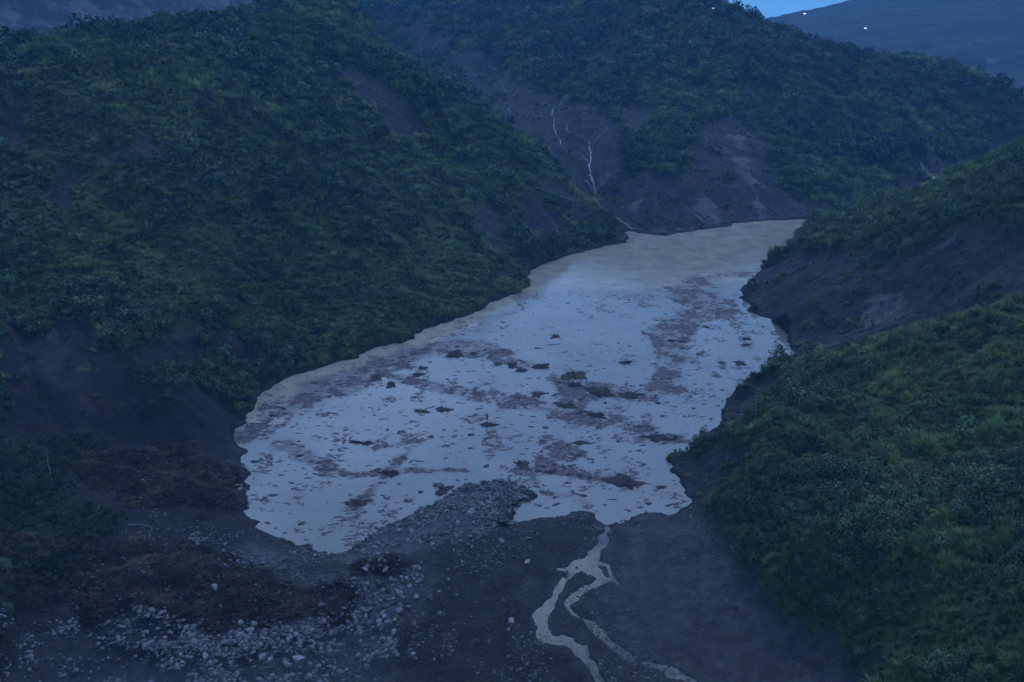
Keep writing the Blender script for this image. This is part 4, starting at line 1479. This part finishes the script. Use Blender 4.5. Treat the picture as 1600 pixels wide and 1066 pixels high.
for poly, n, sr, pd, lb, gr in ROCK_ZONES:
    us = [p[0] for p in poly]; vs_ = [p[1] for p in poly]; c = 0; tries = 0
    while c < n and tries < 4000:
        tries += 1
        u, v = random.uniform(min(us), max(us)), random.uniform(min(vs_), max(vs_))
        if not inside(poly, np.array([u]), np.array([v]))[0]: continue
        p = dam_hit(u, v); sz = sr[0] + (sr[1] - sr[0]) * random.random() ** 2.2
        if any(math.hypot(p[0] - a, p[1] - b) < (sz + s2) * 0.42 for a, b, s2 in occ): continue
        place_rock(p[0], p[1], sz, lb, gr, random.random() < pd); occ.append((p[0], p[1], sz)); c += 1

# small rubble nobody could count
def rubble(name, n_try, weight, sr, mat, label):
    gxr = rng.uniform(-105, 60, n_try); gyr = rng.uniform(140, 262, n_try)
    cvr = cover(gxr, gyr)
    wv = weight(cvr, gxr, gyr)
    k = rng.random(n_try) < wv
    gxr, gyr = gxr[k], gyr[k]
    z_, d_, _, _ = height(gxr, gyr)
    ok = (d_ > -0.6) & (stream_mask(gxr, gyr) < 0.45)
    gxr, gyr, z_ = gxr[ok], gyr[ok], np.maximum(z_[ok], -0.1)
    n = len(gxr)
    base = np.array([(1, 0, 0), (0, 1, 0), (-1, 0, 0), (0, -1, 0), (0, 0, 1), (0, 0, -1), ], float)
    base = np.concatenate([base, np.array([(1, 1, .8), (-1, 1, .7), (-1, -1, .8), (1, -1, .7)]) * 0.62])
    fcs = np.array([(0, 6, 9), (6, 0, 1), (1, 7, 6), (7, 1, 2), (2, 8, 7), (8, 2, 3), (3, 9, 8), (9, 3, 0), (6, 7, 4), (7, 8, 4), (8, 9, 4), (9, 6, 4)])
    s_ = (sr[0] + (sr[1] - sr[0]) * rng.random(n) ** 4.5)[:, None, None]
    an = rng.uniform(0, 2 * PI, n)
    b = base[None] * (1 + rng.normal(0, 0.22, (n, len(base), 3))) * np.stack([np.ones(n), rng.uniform(.6, 1, n), rng.uniform(.5, .9, n)], 1)[:, None, :] * s_ * 0.5
    xx = b[..., 0] * np.cos(an)[:, None] - b[..., 1] * np.sin(an)[:, None] + gxr[:, None]
    yy = b[..., 0] * np.sin(an)[:, None] + b[..., 1] * np.cos(an)[:, None] + gyr[:, None]
    zz = b[..., 2] + z_[:, None] + s_[:, 0] * 0.08
    V = np.stack([xx, yy, zz], -1).reshape(-1, 3)
    Fc = (fcs[None] + (np.arange(n) * len(base))[:, None, None]).reshape(-1, 3)
    shade = np.repeat(rng.random(n), len(base))
    me = mesh_np(name, V, Fc, False, {'shade': shade})
    tag(link(name, me, mat), label, 'rubble', kind='stuff')
    print(name, n)


def gravel_mat(name, a, b_):
    m, t, b = nmat(name)
    at = N(t, 'ShaderNodeAttribute', attribute_name='shade')
    t.links.new(mixrgb(t, at.outputs['Fac'], a, b_), b.inputs['Base Color'])
    b.inputs['Roughness'].default_value = 0.85
    return m


rubble('gravel', 330000, lambda c, x, y: np.clip(c[2] * (1 - 0.75 * c[6]) * (0.12 + 0.88 * sstep(-.1, .45, fbm(x, y, 5, 4, seed=71))), 0, 1), (0.14, 1.45),
       gravel_mat('gravel_stone', (0.030, 0.030, 0.032), (0.215, 0.215, 0.22)), 'loose grey gravel and small stones on the dam and track')
rubble('pebbles', 70000, lambda c, x, y: c[1] * (1 - c[2]) * (1 - 0.9 * c[5]) * (1 - c[3] * 0.4) * 1.4 * sstep(-.45, .6, fbm(x, y, 9, 3, seed=72)), (0.14, 1.0),
       gravel_mat('pebble_stone', (0.028, 0.027, 0.026), (0.17, 0.165, 0.155)), 'scattered small stones on the dark flat and banks')


# ---- floating debris
def mat_shape(seed, sticks=26, leafy=40):
    """a raft of matted litter about 1 across with twigs sticking out"""
    r = random.Random(seed)
    n, rings = 22, 4
    V = [(0, 0, 0.10)]; Fc = []
    el = r.uniform(0.45, 0.8)
    for j in range(1, rings + 1):
        for k in range(n):
            a = 2 * PI * k / n
            rad = 0.5 * j / rings * (1 + 0.85 * float(fbm(math.cos(a) * 1.2 + seed, math.sin(a) * 1.2, 0.6, 3, seed=2)))
            z = 0.11 * (1 - (j / rings) ** 2) + r.uniform(-.02, .05) * (j < rings) - 0.012 * (j == rings)
            V.append((math.cos(a) * rad, math.sin(a) * rad * el, z))
    for k in range(n):
        Fc.append((0, 1 + k, 1 + (k + 1) % n))
        for j in range(rings - 1):
            a = 1 + j * n + k; b = 1 + j * n + (k + 1) % n
            Fc.append((a, a + n, b + n, b))
    parts = [(V, Fc)]
    for i in range(sticks):
        a = r.uniform(0, 2 * PI); rd = r.uniform(0, .4)
        p0 = (math.cos(a) * rd, math.sin(a) * rd * el, 0.05)
        b = r.uniform(0, 2 * PI)
        pts, rad = crooked(p0, (math.cos(b), math.sin(b), r.uniform(-.05, .35)), r.uniform(.15, .5), 0.012, 3, seed * 97 + i, 0.15)
        parts.append(tube(pts, rad, 4))
    lv, lf_ = leafball(leafy, 0.42, 0.16, 0.035, seed + 5, 6)
    parts.append((lv, lf_))
    return merge(parts)


M_MATDARK = simple('matted_litter', (0.030, 0.023, 0.024), (0.082, 0.060, 0.058), 1.2, 0.75, rnd=0.35)
M_MATGREEN = simple('matted_green_litter', (0.030, 0.034, 0.022), (0.075, 0.070, 0.040), 1.2, 0.75)
MATS = [py_mesh('mat', *mat_shape(600 + k), M_MATDARK) for k in range(6)]
def tangle(seed):
    r = random.Random(seed); parts = []
    for b in range(r.choice([2, 3, 3])):
        ox, oy, sc_ = r.uniform(-.4, .4), r.uniform(-.16, .16), r.uniform(.25, .55)
        V, Fc = mat_shape(seed * 3 + b, 8, 14)
        parts.append(([(v[0] * sc_ + ox, v[1] * sc_ * .8 + oy, v[2] * sc_) for v in V], Fc))
    for i in range(22):
        p0 = (r.uniform(-.5, .3), r.gauss(0, .12), 0.02); b = r.gauss(0, .5)
        pts, rad = crooked(p0, (math.cos(b), math.sin(b), r.uniform(-.02, .2)), r.uniform(.2, .6), 0.012, 3, seed * 57 + i, 0.15)
        parts.append(tube(pts, rad, 4))
    return merge(parts)


TANG = [py_mesh('mat', *tangle(700 + k), M_MATDARK) for k in range(7)]
MATG = [py_mesh('mat', *mat_shape(620 + k, 30, 80), M_MATGREEN) for k in range(2)]
BR = []
for k in range(4):
    pts, rad = crooked((0, 0, 0.06), (1, 0, 0.08), 0.8, 0.02, 5, 640 + k, 0.14)
    sub = [tube(pts, rad, 5)]
    for j in range(3):
        p2, r2 = crooked(pts[2 + j % 3], (0.6, (-1) ** j * 0.8, 0.3), 0.25, 0.011, 3, 650 + k * 5 + j, 0.15)
        sub.append(tube(p2, r2, 4))
    BR.append(py_mesh('branch', *merge(sub), M_WETWOOD))
LOGS = []
for k in range(3):
    pts, rad = crooked((-0.5, 0, 0.0), (1, 0, 0), 1.0, 0.055, 7, 660 + k, 0.05, 0.55)
    sub = [tube(pts, rad, 8)]
    for j in range(3):
        p2, r2 = crooked(pts[1 + j * 2], (0.3, (-1) ** j, 0.5), 0.12, 0.018, 2, 670 + k * 5 + j, 0.1)
        sub.append(tube(p2, r2, 5))
    LOGS.append(py_mesh('log', *merge(sub), M_WETWOOD))

NAMED_RAFTS = [  # u, v, width px, label, kind
    (712, 554, 30, 'long brown raft of litter at the right end of the left shore litter belt', 0), (740, 553, 16, 'small dark raft touching the long brown one', 0), (778, 569, 18, 'flat dark raft left of the pair in mid lake', 0),
    (800, 571, 16, 'dark raft just above the curled one in mid lake', 0), (815, 579, 22, 'curled dark raft in mid lake', 0), (845, 573, 32, 'wide ragged reddish raft with sticks, right of the curled one', 0),
    (895, 586, 36, 'largest green brown raft in the middle of the lake', 1), (976, 567, 22, 'lone dark narrow raft in clear water right of centre', 0), (868, 526, 16, 'lone small dark raft in the bright open water', 0),
    (660, 643, 26, 'thick round dark raft left of centre', 1), (693, 640, 28, 'flat dark raft with a long tail, next to the thick round one', 0), (763, 664, 30, 'round dark raft carrying a standing shrub', 0),
    (554, 691, 22, 'dark raft at the left end of a loose chain', 0), (575, 693, 20, 'ragged raft second in the loose chain', 0), (628, 676, 15, 'small black twiggy raft above the open water', 0),
    (588, 591, 20, 'dark raft nearest the left shore litter', 0), (661, 576, 16, 'dark raft uppermost of two near the left shore', 0), (652, 586, 22, 'dark raft lower of two near the left shore', 0), (611, 602, 16, 'oval dark raft below the left shore litter', 0),
    (838, 616, 24, 'reddish raft left of the dense litter patch', 0), (886, 635, 34, 'dark ragged raft under the dense litter patch', 0), (932, 650, 32, 'dull raft at the lower right of the dense litter patch', 0), (905, 692, 22, 'dark raft in clear water below the litter patch', 0),
    (924, 718, 14, 'small round raft alone in the lower right of the lake', 0), (815, 726, 26, 'dark ragged raft above the rubble ridge tip', 0), (609, 740, 34, 'wide brown raft with a hump, lower left of the lake', 0), (686, 758, 18, 'dark raft above its twin by the rubble ridge', 0),
    (693, 766, 22, 'brown raft below its twin by the rubble ridge', 0), (558, 786, 44, 'long pale brown raft in the lower left water', 0), (639, 782, 15, 'small dark raft close to the rubble ridge', 0), (860, 738, 24, 'loose dark raft right of the ridge tip', 0),
    (980, 755, 44, 'long arched reddish raft near the outlet', 0), (1033, 762, 20, 'slanting dark raft near the lower right shore', 0), (473, 818, 14, 'small reddish raft alone near the bottom left shore', 0), (398, 722, 13, 'small green raft close to the left shore', 1),
    (1168, 530, 15, 'dark raft upper one near the right point', 0), (1165, 539, 15, 'dark raft lower one near the right point', 0), (1127, 567, 14, 'bent small raft left of the right shore pair', 0), (1155, 567, 17, 'dark raft by the right shore', 0),
    (1049, 533, 15, 'dark raft at the lower end of the right litter belt', 0), (1065, 534, 14, 'dark raft just right of the lower end of the belt', 0), (1025, 684, 36, 'dull red raft stretching to the corner of the right shore', 0),
    (940, 615, 40, 'broad red raft forming the heart of the dense litter', 0), (985, 618, 40, 'broad red raft joined to the right of the dense litter heart', 0), (900, 602, 26, 'red raft at the upper left of the dense litter', 0)]


def place_raft(p, size, label, group, kind, parts=True, ang=None):
    me = random.choice(MATG if kind == 1 else MATS if parts and size > 3.5 else MATS + TANG * 2)
    o = link('debris_raft', me, None, None, (p[0], p[1], 0.0), (0, 0, random.uniform(-.5, .5) + (PI if random.random() < .5 else 0) if ang is None else ang), (size, size * random.uniform(0.8, 2.2), size * 0.7))
    tag(o, label, 'driftwood raft', group)
    if parts:
        for j in range(3):
            b = link('branch', random.choice(BR), None, o, (random.uniform(-.25, .1), random.uniform(-.2, .2), 0.03), (0, random.uniform(-.3, 0), random.uniform(-PI, PI)), random.uniform(.5, .9))
    return o


raft_xy = []
for u, v, wpx, lb, kd in NAMED_RAFTS:
    p = at_z(u, v); e = at_z(u + wpx, v)
    size = abs(e[0] - p[0])
    o = place_raft(p, size, lb, None, kd); raft_xy.append((p[0], p[1], size))
    if 'standing shrub' in lb:
        sh = bpy.data.objects.new('shrub', None); C.objects.link(sh)
        sh.location = (float(p[0]) - 0.4, float(p[1]) + 0.5, 0.25); sh.scale = (1.0, 1.0, 3.0)
        tag(sh, 'thin uprooted shrub standing on a round raft in the lake', 'shrub')
        link('foliage', shr_mesh[0], None, sh, (0, 0, 0.45), None, (0.7, 0.7, 0.55)); link('stem', stem_mesh[0], None, sh, None, None, (.5, .5, 1.1))
NAMED_LOGS = [(1099, 556, 21, -0.75, 'thick dark log afloat between the litter belt and the right shore'), (768, 682, 26, 0.9, 'dark log drifting below the raft with the shrub'), (990, 565, 8, 0.1, 'thin log right of the lone narrow raft'),
              (1085, 540, 10, 0.5, 'short log beside the right litter belt'), (1112, 600, 12, 0.2, 'thin log near the right shore below the thick one'), (720, 630, 12, -0.3, 'short log right of the flat dark raft'),
              (600, 655, 12, 0.3, 'thin log above the loose chain of rafts'), (845, 544, 16, 0.2, 'thin branch like log in the bright open water'), (1040, 650, 12, -0.4, 'short log right of the dense litter'),
              (935, 538, 10, 0.0, 'tiny log in the bright open water right of centre')]
for u, v, wpx, an, lb in NAMED_LOGS:
    p = at_z(u, v); e = at_z(u + wpx, v); L_ = abs(e[0] - p[0]) * 1.25
    tag(link('log', random.choice(LOGS), None, None, (p[0], p[1], 0.03), (random.uniform(-.3, .3), 0, an), (L_, L_, L_)), lb, 'log')

# the many small clumps, each its own object
lakep = []
tries = 0
zone_lab = {'belt': ('small dark clump in the reddish litter belt by the right shore', 'small clumps in the right litter belt'),
            'core': ('small dark clump in the dense litter at mid lake', 'small clumps in the mid lake litter'),
            'left': ('small dark clump in the litter along the left shore', 'small clumps along the left shore'),
            'near': ('small dark clump drifting in the near half of the lake', 'small clumps in the near half of the lake')}
while len(lakep) < 252 and tries < 60000:
    tries += 1
    u, v = random.uniform(380, 1230), random.uniform(428, 850)
    p = at_z(u, v)
    if samp(SD, p[0], p[1]) > -2.5: continue
    sc_ = float(scum_at(np.array([p[0]]), np.array([p[1]]))[0])
    if v < 520 and u < 1000: wt = 0.03
    else: wt = 0.10 + 0.9 * sc_
    if v > 800 and sc_ < .1: wt = 0.02
    if random.random() > wt: continue
    size = random.uniform(0.7, 2.4) * (0.7 + 0.5 * random.random())
    if any(math.hypot(p[0] - a, p[1] - b) < (size + s2) * 0.5 for a, b, s2 in raft_xy): continue
    raft_xy.append((p[0], p[1], size)); lakep.append(p)
    zn = 'belt' if (u > 1010 and v < 640) else 'core' if (u > 720 and v < 700) else 'left' if v < 660 else 'near'
    lb, gr = zone_lab[zn]
    place_raft(p, size, lb, gr, 0, parts=False)

# fine litter on the water: one object
n = 560000
fx2 = rng.uniform(-95, 200, n); fy2 = rng.uniform(205, 500, n)
sdl = samp(SD, fx2, fy2)
scv = scum_at(fx2, fy2)
cl = fbm(fx2, fy2 * 0.6, 5, 4, seed=81)
cl2 = fbm(fx2, fy2, 24, 3, seed=82)
pr = sstep(0.0, 0.6, scv) * sstep(-.15, .4, cl) * 0.9 + 0.30 * sstep(-0.25, .5, cl2) * sstep(.15, .5, cl) * sstep(470, 440, fy2) + 0.012 * sstep(470, 440, fy2)
vv_ = fy2
k = (rng.random(n) < pr) & (sdl < -1.2)
fx2, fy2 = fx2[k], fy2[k]


def flakes(name, fx2, fy2, r_lo, r_hi, pw, mat, label, hgt):
    n = len(fx2); m_ = 7
    an = np.linspace(0, 2 * PI, m_, endpoint=False)[None] + rng.uniform(0, 1, (n, 1))
    rd = (r_lo + r_hi * rng.random(n) ** pw)[:, None] * rng.uniform(.4, 1.4, (n, m_))
    st_ = rng.uniform(1.0, 2.6, n)[:, None]
    rot = rng.normal(0.1, .5, n)[:, None]
    lx = np.cos(an) * rd * st_; ly = np.sin(an) * rd
    xx = fx2[:, None] + lx * np.cos(rot) - ly * np.sin(rot); yy = fy2[:, None] + lx * np.sin(rot) + ly * np.cos(rot)
    V = np.concatenate([np.stack([xx, yy, np.full((n, m_), -0.015)], -1), np.stack([fx2, fy2, 0.03 + rng.random(n) * hgt], -1)[:, None, :]], 1).reshape(-1, 3)
    tri = np.array([(i, (i + 1) % m_, m_) for i in range(m_)])
    Fc = (tri[None] + (np.arange(n) * (m_ + 1))[:, None, None]).reshape(-1, 3)
    tag(link(name, mesh_np(name, V, Fc, False), mat), label, 'floating litter', kind='stuff')
    print(name, n)


flakes('floating_litter', fx2, fy2, 0.10, 0.70, 2.4, M_LITTER, 'reddish brown plant litter strewn in belts over the lake', 0.07)
n = 160000
gx2 = rng.uniform(-95, 200, n); gy2 = rng.uniform(205, 480, n)
sd2 = samp(SD, gx2, gy2)
pr = (0.16 * sstep(-.1, .7, scum_at(gx2, gy2)) + 0.03 * sstep(-.3, .5, fbm(gx2, gy2, 28, 3, seed=91))) * sstep(-.1, .5, fbm(gx2, gy2 * .6, 6, 3, seed=92)) * sstep(478, 445, gy2)
k = (rng.random(n) < pr) & (sd2 < -1.5)
flakes('floating_fragments', gx2[k], gy2[k], 0.12, 0.8, 2.0, M_MATDARK, 'small dark fragments of wood and leaves afloat in broken bands', 0.22)


# ---- bleached trunks and bare trees
def trunk_thing(u0, v0, u1, v1, r, label, name='fallen_trunk', lift=0.5, cat='dead trunk', nb=3):
    a = dam_hit(u0, v0) if v0 > 780 else px_ground(u0, v0)
    b = dam_hit(u1, v1) if v1 > 780 else px_ground(u1, v1)
    a = Vector([float(c) for c in a]); b = Vector([float(c) for c in b])
    a.z += lift; b.z += lift * 1.6
    n = 7; rr_ = random.Random(int(u0 * 7 + v0))
    pts = [a.lerp(b, i / n) + Vector((rr_.gauss(0, .06), rr_.gauss(0, .06), rr_.gauss(0, .05) + 0.25 * math.sin(PI * i / n))) for i in range(n + 1)]
    rad = [r * (1 - 0.65 * i / n) for i in range(n + 1)]
    o = link(name, py_mesh(name, *tube(pts, rad, 7), M_DEADWOOD))
    tag(o, label, cat)
    for j in range(nb):
        i = 2 + j * 2
        dirv = (b - a).normalized() + Vector((rr_.uniform(-.8, .8), rr_.uniform(-.8, .8), rr_.uniform(.2, .8)))
        p2, r2 = crooked(pts[min(i, n)], dirv, (b - a).length * 0.28, r * .4, 3, j + int(u0), .15)
        link('branch', py_mesh('branch', *tube(p2, r2, 5), M_DEADWOOD), None, o)


trunk_thing(1165, 880, 1150, 845, 0.16, 'longer bleached trunk leaning at the foot of the right slope', lift=1.0)
trunk_thing(1161, 888, 1134, 852, 0.13, 'thinner bent bleached trunk left of the longer leaning one', lift=0.8)
trunk_thing(1310, 1010, 1278, 1008, 0.13, 'bleached branch arching over the mud at the lower right', lift=0.9)
trunk_thing(1312, 1030, 1300, 1002, 0.12, 'bleached stick standing below the arching branch', lift=0.8)
trunk_thing(1345, 1030, 1316, 1018, 0.10, 'pale stick at the edge of the bushes, lower right', lift=0.9)
trunk_thing(1535, 1060, 1530, 1010, 0.12, 'bare pale stem among the bushes in the lower right corner', lift=2.0)
trunk_thing(1165, 655, 1180, 652, 0.08, 'tiny pale stick on the right bank', lift=0.6, nb=1)
trunk_thing(1148, 652, 1175, 654, 0.10, 'pale log lying on the bare right bank', lift=0.4, nb=1)
trunk_thing(133, 852, 152, 844, 0.22, 'short thick pale log on the brown bank at the left', lift=0.3, nb=1)
trunk_thing(200, 822, 236, 826, 0.10, 'long thin pale stick lying on the brown bank', lift=0.3, nb=1)
trunk_thing(520, 1000, 505, 1012, 0.10, 'pale stick lying in the rubble below the mound', lift=0.3, nb=0)
# the thin bare tree standing on the left
p = px_ground(80, 745)
pts, rad = crooked((p[0], p[1], gz(p[0], p[1]) - .2), (-0.12, 0, 1), 8.5, 0.14, 8, 77, 0.05)
o = link('bare_tree', py_mesh('bare_tree', *tube(pts, rad, 6), M_DEADWOOD)); tag(o, 'thin bare grey tree standing in dark scrub at the left', 'dead tree')
for j in range(7):
    p2, r2 = crooked(pts[3 + j % 5], (random.uniform(-1, 1), random.uniform(-1, 1), 0.8), random.uniform(1.2, 2.2), 0.05, 4, 780 + j, .15)
    link('branch', py_mesh('branch', *tube(p2, r2, 5), M_DEADWOOD), None, o)


# ---- lit houses far away
def glow(name, col, st_):
    m = bpy.data.materials.new(name); m.use_nodes = True
    t = m.node_tree; b = t.nodes['Principled BSDF']
    b.inputs['Emission Color'].default_value = (*col, 1); b.inputs['Emission Strength'].default_value = st_
    b.inputs['Base Color'].default_value = (0.8, 0.8, 0.75, 1)
    return m


M_WALL = simple('house_wall', (0.25, 0.24, 0.23), (0.32, 0.31, 0.30), 0.5)
M_ROOF = simple('house_roof', (0.10, 0.09, 0.09), (0.16, 0.14, 0.14), 0.5)
M_GLOW = glow('lit_window', (1.0, 0.88, 0.75), 1.1)
M_GLOWC = glow('cool_lamp', (0.9, 0.95, 1.0), 0.9)


def boxm(name, x0, x1, y0, y1, z0, z1, mat):
    V = [(x, y, z) for z in (z0, z1) for y in (y0, y1) for x in (x0, x1)]
    F_ = [(0, 2, 3, 1), (4, 5, 7, 6), (0, 1, 5, 4), (2, 6, 7, 3), (0, 4, 6, 2), (1, 3, 7, 5)]
    return py_mesh(name, V, F_, mat)


def house(loc, wd, hg, label, lit, rotz=0.0):
    root = bpy.data.objects.new('house', None); C.objects.link(root)
    root.location = [float(c) for c in loc]; root.rotation_euler = (0, 0, rotz)
    tag(root, label, 'house')
    link('wall', boxm('wall', -wd / 2, wd / 2, -wd * .35, wd * .35, -3, hg, M_WALL), None, root)
    V = [(-wd * .56, -wd * .42, hg), (wd * .56, -wd * .42, hg), (wd * .56, wd * .42, hg), (-wd * .56, wd * .42, hg), (-wd * .56, 0, hg + wd * .22), (wd * .56, 0, hg + wd * .22)]
    link('roof', py_mesh('roof', V, [(0, 1, 5, 4), (3, 4, 5, 2), (0, 4, 3), (1, 2, 5), (0, 3, 2, 1)], M_ROOF), None, root)
    for k, sx in enumerate((-0.26, 0.26)):
        link('window', boxm('window', (sx - .15) * wd, (sx + .15) * wd, -wd * .35 - .12, -wd * .35 - .01, hg * .3, hg * .8, lit if k in (0, 1) else M_WALL), None, root)
    link('door', boxm('door', -wd * .05, wd * .05, -wd * .35 - .1, -wd * .35 - .01, 0, hg * .7, M_ROOF), None, root)


def far_mtn_point(u, v):
    r = ray(u, v); ts = np.arange(1330, 3600, 4.0)
    X, Y, Z = r[0] * ts, r[1] * ts, CAM_H + r[2] * ts
    h = far_mountain(X, Y); i = int(np.argmax(Z < h))
    return np.array([X[i], Y[i], h[i]])


house(far_mtn_point(1257, 23), 6, 3.2, 'brightly lit house high on the distant blue mountain', M_GLOW, -0.3)
house(far_mtn_point(1263, 24), 6, 3, 'smaller dim house right beside the bright one on the mountain', M_WALL, -0.3)
house(far_mtn_point(1352, 46), 5, 3, 'single lit house lower on the distant mountain', M_GLOWC, -0.4)
house(far_mtn_point(1549, 99), 16, 2.5, 'low pale unlit shed on the distant mountain', M_WALL, -0.4)
pp = px_ground(1115, 16)
house(pp, 3.6, 2.4, 'small pale hut under the trees on the far skyline', M_GLOWC, -0.2)

# ------------------------------------------------------------------ haze
def haze():
    bm = bmesh.new()
    bmesh.ops.create_cube(bm, size=1)
    for v in bm.verts:
        v.co.x = v.co.x * 7840; v.co.y = 1552 + v.co.y * 4730; v.co.z = 319 + v.co.z * 702
    me = bpy.data.meshes.new('haze'); bm.to_mesh(me); bm.free()
    m = bpy.data.materials.new('haze'); m.use_nodes = True
    t = m.node_tree; t.nodes.clear()
    o = N(t, 'ShaderNodeOutputMaterial')
    v = N(t, 'ShaderNodeVolumePrincipled')
    v.inputs['Color'].default_value = (0.20, 0.53, 1.0, 1)
    v.inputs['Density'].default_value = 0.00016
    t.links.new(v.outputs[0], o.inputs['Volume'])
    me.materials.append(m)
    ob = link('haze', me)
    tag(ob, 'thin blue evening haze filling the valley', 'haze', kind='stuff')


haze()
